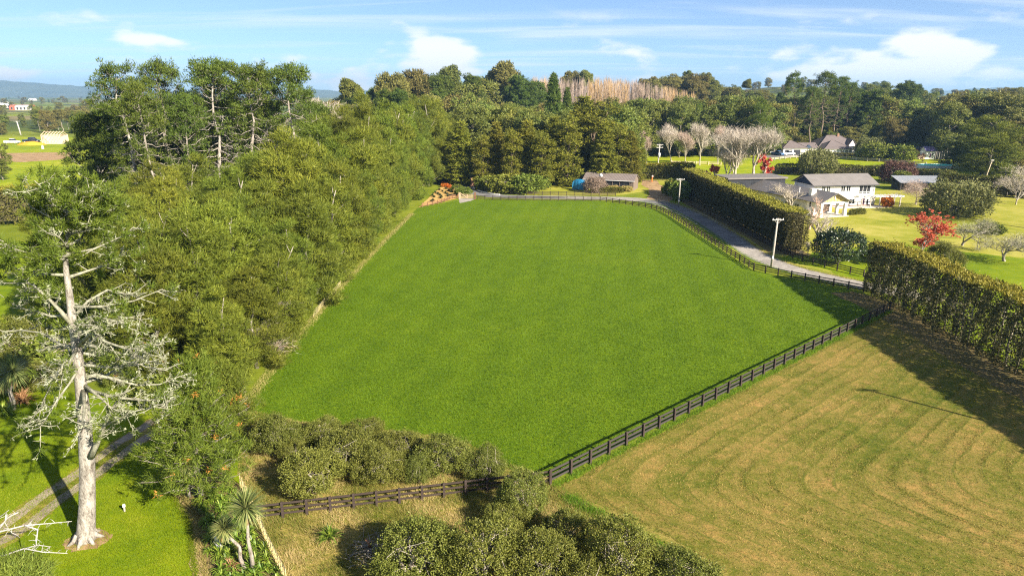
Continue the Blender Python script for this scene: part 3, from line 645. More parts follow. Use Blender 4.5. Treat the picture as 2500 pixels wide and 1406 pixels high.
# ------------------------------------------------------------------ rail fences: each post and each rail a piece
def rail_mesh():
    mb = MB(); mb.box(-.5, .5, -.5, .5, -.5, .5); return mb
UNIT = {}
def unit_box(mat):
    if mat not in UNIT: UNIT[mat] = rail_mesh().mesh('timber', M[mat])
    return UNIT[mat]
def post_mesh(h, w, mat):
    key = ('post', round(h, 2), w, mat)
    if key not in UNIT:
        mb = MB(); mb.box(-w / 2, w / 2, -w / 2, w / 2, -.1, h - .03); mb.box(-w / 2, w / 2, -w / 2, w / 2, h - .03, h, (w * .16, w * .16)); UNIT[key] = mb.mesh('post', M[mat])
    return UNIT[key]
def fence(name, label, pts, spacing=2.4, h=1.3, w=.17, rails=(.36, .72, 1.08), rail=(.045, .15), mat='timber_dark', rmat=None, cat='fence', group=None, curve=True, side=1, seed=0, lean=.02):
    rng = random.Random(seed); P = resample(pts, spacing * .25) if curve and len(pts) > 2 else [pts[0]] + [p for p in pts[1:]]
    acc = [0]
    for a, b in zip(P, P[1:]): acc.append(acc[-1] + math.dist(a, b))
    n = max(1, round(acc[-1] / spacing)); Q = []
    for i in range(n + 1):
        t = acc[-1] * i / n; k = max(j for j in range(len(acc)) if acc[j] <= t + 1e-6); k = min(k, len(P) - 2); f = (t - acc[k]) / max(1e-6, acc[k + 1] - acc[k]); Q.append((P[k][0] + (P[k + 1][0] - P[k][0]) * f, P[k][1] + (P[k + 1][1] - P[k][1]) * f))
    root = empty(name, (Q[0][0], Q[0][1], 0), 0, label, cat, group); o0 = Vector((Q[0][0], Q[0][1], 0))
    for i, q in enumerate(Q):
        a = Q[max(0, i - 1)]; b = Q[min(n, i + 1)]; ang = math.atan2(b[1] - a[1], b[0] - a[0])
        o = link('post', post_mesh(h, w, mat), root); o.location = Vector((q[0], q[1], 0)) - o0; o.rotation_euler = (rng.uniform(-lean, lean), rng.uniform(-lean, lean), ang)
    for a, b in zip(Q, Q[1:]):
        L = math.dist(a, b); ang = math.atan2(b[1] - a[1], b[0] - a[0]); nx, ny = -math.sin(ang) * side, math.cos(ang) * side; off = w / 2 + rail[0] / 2 - .01
        for z in rails:
            o = link('rail', unit_box(rmat or mat), root); o.location = Vector(((a[0] + b[0]) / 2 + nx * off, (a[1] + b[1]) / 2 + ny * off, z + rng.uniform(-.015, .015))) - o0
            o.rotation_euler = (0, rng.uniform(-.006, .006), ang); o.scale = (L - .012, rail[0], rail[1])
    return root
fence('rail_fence', 'long black rail fence between the green field and the striped mown paddock', [CORNER, F1END], 2.35, 1.35, .2, (.30, .70, 1.12), (.05, .17), 'timber_dark', 'timber_top', curve=False, side=1, seed=1)
fence('rail_fence', 'dark brown rail fence crossing the rough grass below the orchard shrubs', [gp(632, 1270), gp(1000, 1225), CORNER], 1.75, 1.3, .18, (.30, .70, 1.12), (.05, .15), side=1, seed=2, curve=False)
fence('rail_fence', 'black rail fence curving along the drive on the right edge of the field', [gp(1465, 491), gp(1590, 509), gp(1632, 526), gp(1690, 564), gp(1762, 610), gp(1840, 660)], 2.3, 1.35, .17, side=1, seed=3)
fence('rail_fence', 'dark rail fence along the far edge of the field beside the pale drive', [gp(1165, 487), gp(1250, 489.5), gp(1465, 491)], 2.4, 1.35, .17, side=1, seed=4)
fence('rail_fence', 'short dark rail fence between the gravel drive and the shaded field corner', [gp(1840, 660), gp(1890, 671), gp(2108, 713)], 2.5, 1.35, .17, side=1, seed=5)
fence('rail_fence', 'black rail fence on the far side of the gravel drive below the magnolia', [gp(1935, 630), gp(1985, 645), gp(2108, 676)], 2.5, 1.3, .17, side=1, seed=6)
fence('rail_fence', 'black rail fence in the shade at the foot of the tall clipped hedge', [gp(1935, 630), gp(1860, 592), gp(1700, 510), gp(1668, 494)], 2.6, 1.3, .16, side=1, seed=7)
fence('rail_fence', 'dark rail fence curving round the garden in front of the taupe barn', [gp(1158, 455), gp(1172, 464), gp(1205, 472), gp(1250, 475.5), gp(1330, 477), gp(1503, 479.5)], 2.5, 1.3, .16, side=1, seed=8)
fence('rail_fence', 'low brown rail fence along the sandy planting bed', [gp(1031, 506), gp(1075, 497), gp(1105, 485.5), gp(1119, 484)], 2.3, 1.2, .15, (.4, .75, 1.05), mat='timber_brown', seed=9)
fence('rail_fence', 'weathered grey rail fence across the bright pasture below the brown roofed far house', [gp(1878, 394), gp(1950, 386), gp(2020, 387), gp(2100, 393), gp(2180, 398), gp(2260, 404)], 5., 1.5, .3, (.7, 1.25), (.1, .25), 'grey_timber', seed=10)
fence('rail_fence', 'pale timber rail fence among the bare trees beyond the barn', [gp(1640, 401), gp(1700, 402), gp(1760, 404)], 5., 1.5, .3, (.6, 1.2), (.1, .25), 'timber_pale', seed=11)
# timber gate
def gate():
    a = Vector((*gp(1122, 485.5), 0)); b = Vector((*gp(1160, 486.5), 0)); L = (b - a).length; r = empty('farm_gate', a, math.atan2(b.y - a.y, b.x - a.x), 'pale pine double gate with a diagonal brace at the far corner of the field', 'gate')
    for x in (0., L):
        mb = MB(); mb.box(x - .22, x + .22, -.22, .22, -.1, 2.0 if x else 1.9); mb.build('gate_post', M['timber_gate' if not x else 'timber_brown'], r)
    for x0, x1, nm in ((.26, L * .5, 0), (L * .5 + .06, L - .26, 1)):
        for z in (.25, .62, 1.0, 1.35): mb = MB(); mb.box(x0, x1, -.04, .04, z - .08, z + .08); mb.build('gate_rail', M['timber_gate'], r)
        for x in (x0 + .08, x1 - .08): mb = MB(); mb.box(x - .08, x + .08, -.075, -.042, .15, 1.45); mb.build('gate_stile', M['timber_gate'], r)
    mb = MB(); p, q = Vector((.3, -.12, 1.75)), Vector((L * .48, -.12, .3)); d = (q - p).normalized(); up = Vector((0, -1, 0)).cross(d) * .1
    f = [p + up, q + up, q - up, p - up]; bk = [v + Vector((0, .03, 0)) for v in f]; mb.add(f + bk, [(0, 1, 2, 3), (7, 6, 5, 4), (0, 4, 5, 1), (1, 5, 6, 2), (2, 6, 7, 3), (3, 7, 4, 0)]); mb.build('brace', M['timber_gate'], r)
gate()
def brick_pillar(p, h, label):
    r = empty('gate_pillar', (*p, 0), .2, label, 'pillar'); mb = MB(); mb.box(-.55, .55, -.55, .55, -.1, h); mb.build('brickwork', M['brick'], r); mb = MB(); mb.box(-.65, .65, -.65, .65, h, h + .18, (.1, .1)); mb.build('cap', M['brick_cap'], r)
s = NT('brick'); bt = s.n('ShaderNodeTexBrick'); s.set(bt.inputs['Vector'], s.mapping(s.obj(), (4, 4, 4), (R(90), 0, 0))); bt.inputs['Color1'].default_value = (.20, .09, .05, 1); bt.inputs['Color2'].default_value = (.28, .13, .07, 1); bt.inputs['Mortar'].default_value = (.3, .25, .2, 1)
M['brick'] = s.out(s.bsdf(bt.outputs[0], .85, .2)); M['brick_cap'] = plain('pillar_cap', (.22, .14, .10), .8)
brick_pillar(gp(1153, 456), 3.0, 'brown brick gate pillar beside the asphalt drive')
# low white kerb wall round the drive
def kerb(line, w, h, label):
    P = resample(line, .8); mb = MB(); n = len(P); A = offs(P, w / 2); B = offs(P, -w / 2); V = []
    for a, b in zip(A, B): V += [(*a, 0), (*b, 0), (*b, h), (*a, h)]
    F = [(0, 1, 2, 3), tuple((n - 1) * 4 + k for k in (3, 2, 1, 0))]
    for i in range(n - 1):
        for k in range(4): F.append((i * 4 + k, (i + 1) * 4 + k, (i + 1) * 4 + (k + 1) % 4, i * 4 + (k + 1) % 4))
    mb.add(V, F); tag(mb.build('kerb_wall', M['white']), label, 'kerb')
kerb([gp(1155, 459), gp(1172, 468), gp(1195, 474), gp(1220, 477)], .35, .35, 'curved white kerb on the outside of the drive bend')
kerb([gp(1128, 464), gp(1137, 471), gp(1137, 476)], .3, .3, 'short white kerb beside the flower border at the drive')
# wire fence with pale battens along the belt and beside the garden
def batten_fence(label, pts, spacing, h, cat='fence', vis=None, w=.07, seed=3):
    rng = random.Random(seed); P = []
    for a, b in zip(pts, pts[1:]):
        k = max(1, int(math.dist(a, b) / spacing)); P += [(a[0] + (b[0] - a[0]) * j / k, a[1] + (b[1] - a[1]) * j / k) for j in range(k)]
    P.append(pts[-1]); r = empty('batten_fence', (*P[0], 0), 0, label, cat); me = post_mesh(1., w, 'batten'); o0 = Vector((*P[0], 0))
    for q in P:
        o = link('batten', me, r); o.location = Vector((*q, 0)) - o0; o.scale = (1, 1, h * rng.uniform(.92, 1.06)); o.rotation_euler = (rng.uniform(-.05, .05), rng.uniform(-.05, .05), rng.uniform(0, 1))
    for z in (.35, .7, 1.0):
        mb = MB(); mb.tube([(a[0] - o0.x, a[1] - o0.y, z * h) for a in P[::3] + [P[-1]]], .012, 3, False); mb.build('wire', M['grey_timber'], r)
batten_fence('short run of pale battens showing between the belt and the field', [gp(766, 776), gp(832, 700)], .6, .95, w=.05)
batten_fence('few pale battens at the near corner of the field below the pines', [gp(585, 1006), gp(601, 976)], .45, 1.05, seed=4, w=.05)
batten_fence('yellowish batten fence between the agapanthus garden and the rough grass', [gp(586, 1183), gp(606, 1225), gp(628, 1272), gp(655, 1335), gp(700, 1425)], .46, 1.1, seed=5, w=.05)
# ------------------------------------------------------------------ trees
PRNG = random.Random(77); TREES = []
def put(kind, x, y, h, name, label, cat='tree', group=None, wide=1., rot=None, var=None, z=None, crown=None, bark=None):
    P = PROTO[kind]; tm, cm, H = P[(len(TREES) if var is None else var) % len(P)]; s = h / H
    r = empty(name, (x, y, hgt(x, y) if z is None else z), PRNG.uniform(0, 6.28) if rot is None else rot, label, cat, group); r.scale = (s * wide, s * wide, s)
    if bark: tm = bark_copy(tm, bark)
    link('trunk', tm, r); link('crown', crown or cm, r); TREES.append(r); return r
BARKS = {}
def bark_copy(tm, bark):
    if (tm.name, bark) not in BARKS: me = tm.copy(); me.materials.clear(); me.materials.append(M[bark]); BARKS[(tm.name, bark)] = me
    return BARKS[(tm.name, bark)]
def recolour(kind, var, mat):
    me = PROTO[kind][var][1].copy(); me.materials.clear(); me.materials.append(M[mat]); return me
# --- left shelter belt
def belt():
    rows = [(-30.6, 64, 222), (-37.5, 69, 262), (-44, 72, 262), (-51, 78, 140), (-58, 84, 128), (-65, 95, 120)]
    names = ['front row', 'second row', 'third row', 'fourth row', 'fifth row', 'back row']
    for ri, (x0, y0, y1) in enumerate(rows):
        y = y0 + PRNG.uniform(0, 2); i = 0
        while y < y1:
            x = x0 + PRNG.uniform(-1.2, 1.2) + (1.2 if ri == 0 and y < 95 else 0) + (9 * smooth((y - 205) / 45) + 2.5 * smooth((y - 165) / 30) if ri else -1.6 * smooth((y - 165) / 20) + 2.2 * smooth((y - 205) / 20))
            h = float(np.interp(y, [60, 76, 105, 150, 200, 225], [15.5, 18, 22.0, 25, 28.5, 28]))
            if ri == 0: h *= .80 if y < 140 else .9
            if ri > 1 and y < 150: h = float(np.interp(y, [60, 90, 140], [15.5, 17.5, 19.5])) - (ri - 2) * .3
            h *= PRNG.uniform(.80, 1.10)
            k = 'she_oak_dark' if (y > 135 and PRNG.random() < .55) or PRNG.random() < .12 else 'she_oak'
            put(k, x, y, h, 'she_oak', f'feathery olive tree, left shelter belt {names[ri]}, {ordn(i)} from the near end', 'tree', 'left shelter belt trees', PRNG.uniform(.98, 1.2) * (20 / h) ** .35)
            y += PRNG.uniform(5.8, 7.8); i += 1
belt()
# --- clump of tall old pines behind the belt
for i, (px, D, top, w) in enumerate([(300, 138, 166, 1.), (385, 146, 158, 1.), (430, 132, 235, .9), (500, 140, 150, 1.05), (548, 150, 168, .9), (600, 142, 166, 1.), (648, 152, 175, .85), (690, 146, 164, 1.05), (345, 128, 210, .9), (735, 158, 222, .9)]):
    x, y, z = vp(px, top, D); put('pine_old', x, y, z, 'old_pine', f'tall old pine with lichened trunk, {ordn([0, 2, 3, 4, 5, 6, 7, 8, 1, 9][i])} from left behind the belt', 'tree', 'tall old pines on the left', w, var=i, bark='grey_bark' if i % 3 else None)
for i, (px, D, top, k, w) in enumerate([(215, 150, 290, 'pine_green', 1.1), (265, 160, 265, 'pine_green', 1.1), (330, 165, 250, 'pine_green', 1.2), (560, 170, 255, 'pine_green', 1.1), (450, 168, 262, 'pine_green', 1.2), (755, 175, 268, 'pine_green', 1.), (640, 172, 262, 'pine_green', 1.)]):
    x, y, z = vp(px, top, D); put(k, x, y, z, 'dark_pine', f'bushy dark green pine low among the old pine trunks, {ordn([0, 1, 2, 4, 3, 6, 5][i])} from left', 'tree', 'dark pines among the old trunks', w)
# --- cedars behind the barn garden
for i, (px, by, top, w) in enumerate([(1127, 452, 298, 1.0), (1180, 458, 330, 1.05), (1212, 455, 300, 1.1), (1250, 462, 312, 1.), (1285, 456, 296, 1.05), (1322, 462, 318, 1.), (1350, 450, 288, 1.1), (1385, 455, 282, 1.), (1420, 440, 238, 1.3), (1452, 445, 246, 1.3), (1472, 455, 300, 1.1), (1502, 452, 304, 1.15), (1532, 452, 322, 1.05), (1552, 448, 345, 1.)]):
    x, y = gp(px, by); z = vp(px, top, y)[2]; put('cedar', x, y, z, 'cedar_tree', f'golden green cedar in the row behind the barn, {ordn(i)} from left', 'tree', 'cedars behind the barn', w * PRNG.uniform(1.15, 1.6), var=i * 3)
# --- evergreen wall behind
def wall(tag_, pxs, D0, D1, tops, kinds, label, group, name, wide=(1., 1.25), n=1):
    pts = sorted(PRNG.uniform(pxs[0], pxs[1]) if n > 60 else pxs[0] + (pxs[1] - pxs[0]) * (i + PRNG.uniform(.2, .8)) / n for i in range(n))
    for i, px in enumerate(pts):
        D = PRNG.uniform(D0, D1); u = (px - 1250) / FPX; top = np.interp(px, [t[0] for t in tops], [t[1] for t in tops]) + PRNG.uniform(-7, 12)
        x, y, z = vp(px, float(top), D); g = hgt(x, y); k = PRNG.choice(kinds)
        put(k, x, y, max(6, z - g), name, label.format(ordn(i)), 'tree', group, PRNG.uniform(*wide))
wall('a', (1075, 1555), 268, 300, [(1075, 262), (1250, 250), (1330, 268), (1480, 256), (1560, 248)], ['evergreen', 'evergreen', 'she_oak_dark'], 'dark evergreen in the tree wall behind the cedars and barn, {} from left', 'evergreens behind the barn', 'evergreen_tree', (1., 1.3), 21)
wall('a2', (1555, 1905), 338, 368, [(1555, 240), (1620, 246), (1700, 254), (1800, 235), (1860, 240), (1905, 262)], ['evergreen', 'evergreen', 'she_oak_dark'], 'dark evergreen behind the row of bare winter trees, {} from left', 'evergreens behind the bare trees', 'evergreen_tree', (1., 1.3), 20)
wall('b', (980, 1920), 372, 405, [(980, 250), (1100, 234), (1290, 246), (1480, 244), (1650, 240), (1700, 232), (1800, 232), (1920, 250)], ['evergreen', 'bronze_tree', 'evergreen'], 'evergreen treetop showing over the tree wall behind the barn, {} from left', 'evergreens behind the barn, back row', 'evergreen_tree', (1., 1.3), 36)
wall('c', (1890, 2340), 390, 430, [(1890, 262), (1960, 245), (2080, 235), (2160, 232), (2230, 240), (2340, 262)], ['evergreen', 'bronze_tree', 'evergreen', 'pine_green'], 'evergreen in the tree wall behind the brown roofed far house, {} from left', 'evergreens behind the far house', 'evergreen_tree', (1.1, 1.5), 26)
wall('d', (1890, 2340), 372, 386, [(1890, 330), (2000, 318), (2100, 300), (2200, 292), (2340, 290)], ['evergreen', 'cedar', 'bronze_tree'], 'lower evergreen at the front of the trees behind the far house, {} from left', 'lower evergreens behind the far house', 'evergreen_tree', (1.1, 1.5), 22)
wall('e', (2290, 2720), 330, 400, [(2290, 262), (2340, 225), (2400, 218), (2500, 225), (2720, 232)], ['bronze_tree', 'evergreen', 'bronze_tree'], 'bronze green tree on the right edge beyond the water tank, {} from left', 'bronze trees on the right', 'bronze_tree', (1.2, 1.6), 26)
wall('f', (2330, 2720), 255, 300, [(2330, 330), (2450, 300), (2560, 270), (2720, 260)], ['evergreen', 'bronze_tree'], 'dark tree behind the far hedge on the right, {} from left', 'dark trees on the right', 'evergreen_tree', (1.1, 1.4), 12)
# --- wooded rise behind
wall('g', (900, 1330), 430, 520, [(900, 226), (1000, 206), (1060, 196), (1140, 190), (1200, 182), (1250, 186), (1300, 205), (1330, 235)], ['pine_green', 'pine_green', 'evergreen'], 'dark pine on the wooded rise in the middle distance, {} from left', 'pines on the rise', 'ridge_pine', (1., 1.25), 34)
wall('h', (1570, 1900), 560, 680, [(1570, 196), (1620, 186), (1700, 184), (1760, 204), (1820, 222), (1900, 228)], ['bronze_tree', 'evergreen', 'bronze_tree'], 'bronze tree on the wooded hill right of the bare poplars, {} from left', 'bronze trees on the hill', 'hill_tree', (1.1, 1.5), 40)
wall('i', (1900, 2300), 480, 640, [(1900, 235), (2000, 228), (2090, 212), (2180, 204), (2230, 206), (2300, 232)], ['evergreen', 'pine_green', 'evergreen'], 'hazy evergreen on the skyline behind the right hand pines, {} from left', 'skyline evergreens', 'skyline_tree', (1.1, 1.5), 34)
wall('j', (2300, 2760), 520, 640, [(2300, 232), (2420, 216), (2760, 226)], ['bronze_tree', 'evergreen'], 'skyline tree at the far right edge, {} from left', 'skyline trees far right', 'skyline_tree', (1.1, 1.5), 24)
wall('k', (760, 1080), 330, 430, [(760, 250), (860, 240), (980, 232), (1080, 232)], ['evergreen', 'bronze_tree', 'pine_green'], 'tree showing above the end of the left shelter belt, {} from left', 'trees beyond the belt', 'distant_tree', (1., 1.3), 18)
for i, (px, top, D) in enumerate([(958, 192, 420), (855, 202, 400), (1015, 184, 440), (1095, 170, 470), (1228, 164, 480), (1430, 178, 560), (1395, 182, 570), (1680, 178, 640), (1725, 184, 660), (1825, 197, 620)]):
    x, y, z = vp(px, top, D); put('umbrella_tree', x, y, z - hgt(x, y), 'umbrella_tree', f'flat topped tree standing above the skyline, {ordn(sorted([958, 855, 1015, 1095, 1228, 1430, 1395, 1680, 1725, 1825]).index(px))} from left', 'tree', 'flat topped skyline trees', .9)
for i, (px, top, D, w) in enumerate([(1955, 182, 385, .8), (2020, 180, 380, .95), (2052, 190, 385, .8), (1990, 215, 375, .9), (2078, 205, 392, .9)]):
    x, y, z = vp(px, top, D); put('pine_old', x, y, z - hgt(x, y), 'tall_pine', f'tall open crowned pine on the skyline above the far house, {ordn([0, 2, 3, 1, 4][i])} from left', 'tree', 'tall pines above the far house', w * 1.15, var=i, bark='brown_bark')
x, y, z = vp(1352, 180, 330); put('spruce', x, y, z, 'spruce_tree', 'pointed dark green spruce standing in front of the bare poplar wood', 'tree', wide=.8)
x, y, z = vp(1385, 215, 345); put('spruce', x, y, z, 'spruce_tree', 'smaller dark spruce just right of the pointed spruce', 'tree', wide=.7)
x, y = gp(2405, 438); put('she_oak', x, y, vp(2405, 282, y)[2], 'rounded_conifer', 'big rounded conical tree lit olive green behind the far hedge on the right', 'tree', wide=2.0, var=1)
x, y = gp(1905, 372); put('evergreen', x, y, 11, 'lime_tree', 'yellow green round tree left of the far house', 'tree', wide=1.1, crown=recolour('evergreen', 0, 'lime'), var=0)
# --- poplar wood: bare upright twigs, one far mass
def poplar_wood():
    rng = np.random.default_rng(5); C, D, L, Wd, T = [], [], [], [], []
    for i in range(620):
        px = rng.uniform(1296, 1690); dep = rng.uniform(490, 640); u = (px - 1250) / FPX; x = u * (dep * CP + CH * SP); g = hgt(x, dep)
        top = np.interp(px, [1290, 1330, 1400, 1480, 1560, 1620, 1680], [186, 182, 184, 188, 194, 206, 222]) + rng.uniform(-4, 7) + (560 - dep) * .05
        z1 = vp(px, top, dep)[2]; h = max(8, z1 - g); hue = rng.uniform(0, .45) + .5 * (math.sin(px * .035) > -.1)
        for k in range(64):
            t = rng.uniform(.08, .80); a = rng.uniform(0, 6.28); r = 1.5 * math.sin(math.pi * min(1, t + .2)) * rng.uniform(.1, 1)
            C.append((x + math.cos(a) * r * .35, dep + math.sin(a) * r * .35, g + h * t)); D.append((math.cos(a) * .16, math.sin(a) * .16, 1)); L.append(h * rng.uniform(.14, .24)); Wd.append(.17); T.append(np.clip(hue + rng.normal() * .12, 0, 1))
        C.append((x, dep, g)); D.append((0, 0, 1)); L.append(h * .97); Wd.append(.5); T.append(.1)
    me = np_mesh('poplar_wood', leafV(np.array(C), np.array(D), np.array(L), np.array(Wd), rng, 3), 3, np.array(T), M['poplar'])
    tag(link('poplar_wood', me), 'leafless wood of pinkish and orange poplars on the rise', 'wood', kind='stuff')
M['poplar'] = leaf_mat('bare_poplar_twigs', (.34, .27, .235), (.42, .31, .22), (.48, .31, .13), trans=.1, var=0, hue=0)
poplar_wood()
# --- bare garden trees
def bare(kind, H, **kw):
    mat = kw.pop('mat', 'pale_twig'); mb, tips, rng = bare_mesh(kw.pop('seed'), H, **kw); PROTO.setdefault(kind, []); return mb, tips, rng, mat
def put_bare(name, label, x, y, H, group=None, tip=None, tipmat=None, ntip=8, tl=.5, tw=.06, wide=1., rz=0., **kw):
    mat = kw.pop('mat', 'pale_twig'); mb, tips, rng = bare_mesh(kw.pop('seed'), H, **kw)
    r = empty(name, (x, y, hgt(x, y)), rz, label, 'tree', group); r.scale = (wide, wide, 1)
    mb.build('trunk', M[mat], r, True)
    C = np.array([t[0] for t in tips]); Dd = np.array([t[1] for t in tips]); C = np.repeat(C, ntip, 0); Dd = np.repeat(Dd, ntip, 0)
    C = C + rng.normal(size=C.shape) * tl * .35; V = leafV(C, Dd * .8 + rng.normal(size=C.shape) * .5 + np.array([0, 0, .2]), tl * rng.uniform(.6, 1.3, len(C)), tw, rng, 4 if tip else 3)
    link('crown' if tip else 'twigs', np_mesh('twigs', V, 4 if tip else 3, rng.uniform(0, 1, len(C)), M[tipmat or 'twig_leaf']), r); return r
M['twig_leaf'] = leaf_mat('fine_twigs', (.34, .28, .225), (.46, .395, .32), (.56, .49, .41), trans=.05, var=.1, hue=0)
M['twig_red'] = leaf_mat('reddish_twigs', (.31, .235, .19), (.43, .315, .25), (.48, .385, .31), trans=.05, var=.1, hue=0)
M['lichen_tw'] = leaf_mat('lichened_twigs', (.20, .19, .10), (.30, .29, .17), (.42, .40, .27), trans=.05, var=.1, hue=0)
up_kw = dict(spread=.42, up=.55, depth=5, r0=.2, kids=(3, 4), first=.2, ratio=.72)
for i, (px, by, top, sd, red) in enumerate([(1578, 404, 328, 1, 1), (1638, 405, 312, 2, 0), (1668, 408, 330, 3, 1), (1708, 404, 308, 4, 0), (1752, 402, 312, 5, 1)]):
    x, y = gp(px, by); put_bare('bare_tree', f'bare upright winter tree with pale twigs beyond the barn, {ordn(i)} from left', x, y, vp(px, top, y)[2], 'bare trees beyond the barn', tipmat='twig_red' if red else 'twig_leaf', tl=1.8, tw=.075, ntip=9, seed=sd, **{**up_kw, 'first': .13, 'r0': .12})
for i, (px, by, top, sd, w) in enumerate([(1795, 450, 318, 11, 1.2), (1838, 452, 312, 12, 1.15), (1770, 446, 350, 13, 1.)]):
    x, y = gp(px, by); put_bare('bare_tree', f'large pale leafless tree behind the end of the clipped hedge, {ordn([1, 2, 0][i])} from left', x, y, vp(px, top, y)[2], 'large bare trees behind the hedge', tl=1.7, tw=.055, ntip=9, seed=sd, wide=w * 1.3, **{**up_kw, 'spread': .55, 'r0': .13, 'first': .1, 'ratio': .78})
for i, (px, by, top) in enumerate([(1745, 444, 408), (1862, 452, 385), (1728, 446, 425)]):
    x, y = gp(px, by); put_bare('red_shrub', f'red leaved shrub below the large bare trees, {ordn([1, 2, 0][i])} from left', x, y, vp(px, top, y)[2], 'red shrubs below the bare trees', 1, 'red' if i != 2 else 'purple', 14, .8, .5, seed=20 + i, **{**up_kw, 'depth': 3})
for i, (px, by, top, sd, w, m) in enumerate([(1930, 522, 458, 31, 1.5, 'pale_twig'), (1975, 560, 480, 32, 1.2, 'pink_twig'), (1990, 600, 520, 33, 1.5, 'pale_twig'), (1905, 505, 446, 34, 1.4, 'pale_twig')]):
    x, y = gp(px, by); put_bare('bare_tree', f'bare thicket tree between the tall hedge and the cream house, {ordn([1, 2, 3, 0][i])} from left', x, y, vp(px, top, y)[2], 'bare trees by the cream house', tl=.9, tw=.02, ntip=3, seed=sd, wide=w, mat=m, tipmat='twig_red' if m == 'pink_twig' else 'twig_leaf', **{**up_kw, 'up': .4, 'spread': .5, 'r0': .06, 'first': .08, 'depth': 4})
vase = dict(spread=.75, up=.18, depth=5, r0=.10, kids=(3, 4), first=.2, ratio=.74, curl=.2)
x, y = gp(2452, 638); put_bare('apple_tree', 'spreading leafless old fruit tree with dark trunk on the right lawn', x, y, 5.6, tl=.7, tw=.03, ntip=4, seed=41, wide=1.5, mat='grey_bark', tipmat='lichen_tw', **vase)
x, y = gp(2348, 600); put_bare('apple_tree', 'small grey lichened fruit tree behind the red tree on the lawn', x, y, 6.0, tl=.7, tw=.035, ntip=5, seed=42, wide=1.2, mat='grey_bark', tipmat='lichen_tw', **vase)
x, y = gp(2236, 500); put_bare('bare_tree', 'low spreading bare tree in front of the corrugated shed', x, y, vp(2236, 447, y)[2], tl=1., tw=.04, ntip=5, seed=43, wide=1.5, tipmat='twig_red', **vase)
x, y = gp(2530, 560); put_bare('bare_tree', 'big pale leafless tree reaching in from the right edge', x, y, 18, tl=1.3, tw=.045, ntip=4, seed=44, wide=1.25, **{**vase, 'up': .35, 'r0': .22, 'spread': .65})
x, y = gp(2480, 500); put_bare('bare_tree', 'smaller pale bare tree at the right edge behind the lawn', x, y, 12, tl=1.1, tw=.05, ntip=4, seed=45, wide=1.2, **vase)
x, y = gp(2245, 655); put_bare('red_tree', 'scarlet leaved tree rising behind the near hedge on the right', x, y, vp(2245, 515, y)[2], None, 1, 'red', 5, .36, .25, seed=46, wide=1.3, mat='grey_bark', **{**vase, 'up': .4, 'spread': .6})
for i, (px, by, h) in enumerate([(1972, 625, 2.6), (2040, 640, 2.0), (1958, 632, 1.6)]):
    x, y = gp(px, by); put_bare('bare_shrub', f'little leafless shrub on the grass beside the drive, {ordn([1, 2, 0][i])} from left', x, y, h, 'little bare shrubs', tl=.4, tw=.03, ntip=5, seed=50 + i, **{**up_kw, 'depth': 3, 'r0': .05})
x, y = gp(2215, 395); put_bare('garden_tree', 'reddish brown small tree by the pool and playhouse', x, y, 5., None, 1, 'purple', 12, .7, .4, seed=55, **{**vase, 'depth': 3})
for i, (px, by, D0) in enumerate([(775, 330, 300), (800, 322, 310)]):
    x, y, z = vp(px, 240 + i * 8, D0); put_bare('bare_tree', f'pinkish bare treetop showing behind the shelter belt, {ordn(i)} from left', x, y, z - 1, 'bare treetops behind the belt', tl=2., tw=.16, ntip=8, seed=60 + i, mat='pale_twig', wide=1.3, **up_kw)
# --- garden shrubs and small evergreens
def magn(): bush(97, 'magnolia', 'magnolia', 5.4, 3.5, 420, 22, .34, .2, 12, .34, 'grey_bark')
magn()
x, y = gp(2042, 645); put('magnolia', x, y, 6.4, 'magnolia_tree', 'dark glossy round magnolia on the lawn beside the gravel drive', 'tree')
SHR = [('grey_shrub', 2325, 525, 448, 'big grey green rounded shrub on the lawn before the far hedge', 1.05), ('grey_shrub', 1990, 428, 372, 'dense olive round tree behind the cream house roof', .9),
       ('shrub', 2130, 392, 350, 'yellow green rounded shrub right of the far house', 1.2), ('shrub', 2200, 395, 358, 'olive shrub left of the playhouse', 1.3), ('grey_shrub', 2118, 382, 338, 'grey green willowy shrub beside the far house pergola', .8),
       ('shrub', 2225, 380, 352, 'leafy shrub behind the playhouse', 1.), ('grey_shrub', 2190, 445, 398, 'purple brown domed tree behind the cream house', .9),
       ('shrub', 2200, 450, 420, 'green shrub under the purple brown tree', 1.), ('shrub', 1235, 470, 430, 'green leaved garden shrub on the left of the barn lawn', 1.5), ('shrub', 1285, 471, 430, 'broad bushy green shrub in the middle of the barn lawn', 1.5), ('shrub', 1195, 464, 432, 'dark leafy shrub near the brick pillar', 1.4), ('shrub', 1310, 463, 428, 'fresh green shrub under the cedars beside the barn lawn', 1.3),
       ('shrub', 1640, 478, 440, 'straggly dark shrub at the barn end of the drive hedge', .9), ('shrub', 1660, 488, 446, 'second straggly shrub at the end of the drive hedge', .9), ('feijoa', 2300, 660, 590, 'small green shrub at the foot of the scarlet tree', 1.), ('feijoa', 2130, 640, 605, 'low olive shrub beside the near hedge end', 1.2),
       ('shrub', 2420, 570, 545, 'low bush at the right side of the lawn', 1.6), ('shrub', 2080, 500, 468, 'climber covered shrub beside the porch column', .8), ('shrub', 2165, 505, 480, 'orange leaved climber at the pergola', .8), ('shrub', 1130, 478, 458, 'leafy border shrub between bed and drive', 1.4), ('shrub', 1118, 468, 452, 'leafy border shrub above the sandy bed', 1.4), ('shrub', 1105, 445, 415, 'bushy tree at the bend of the drive', 1.1), ('shrub', 1140, 440, 408, 'tall shrub behind the shaded drive bend', 1.)]
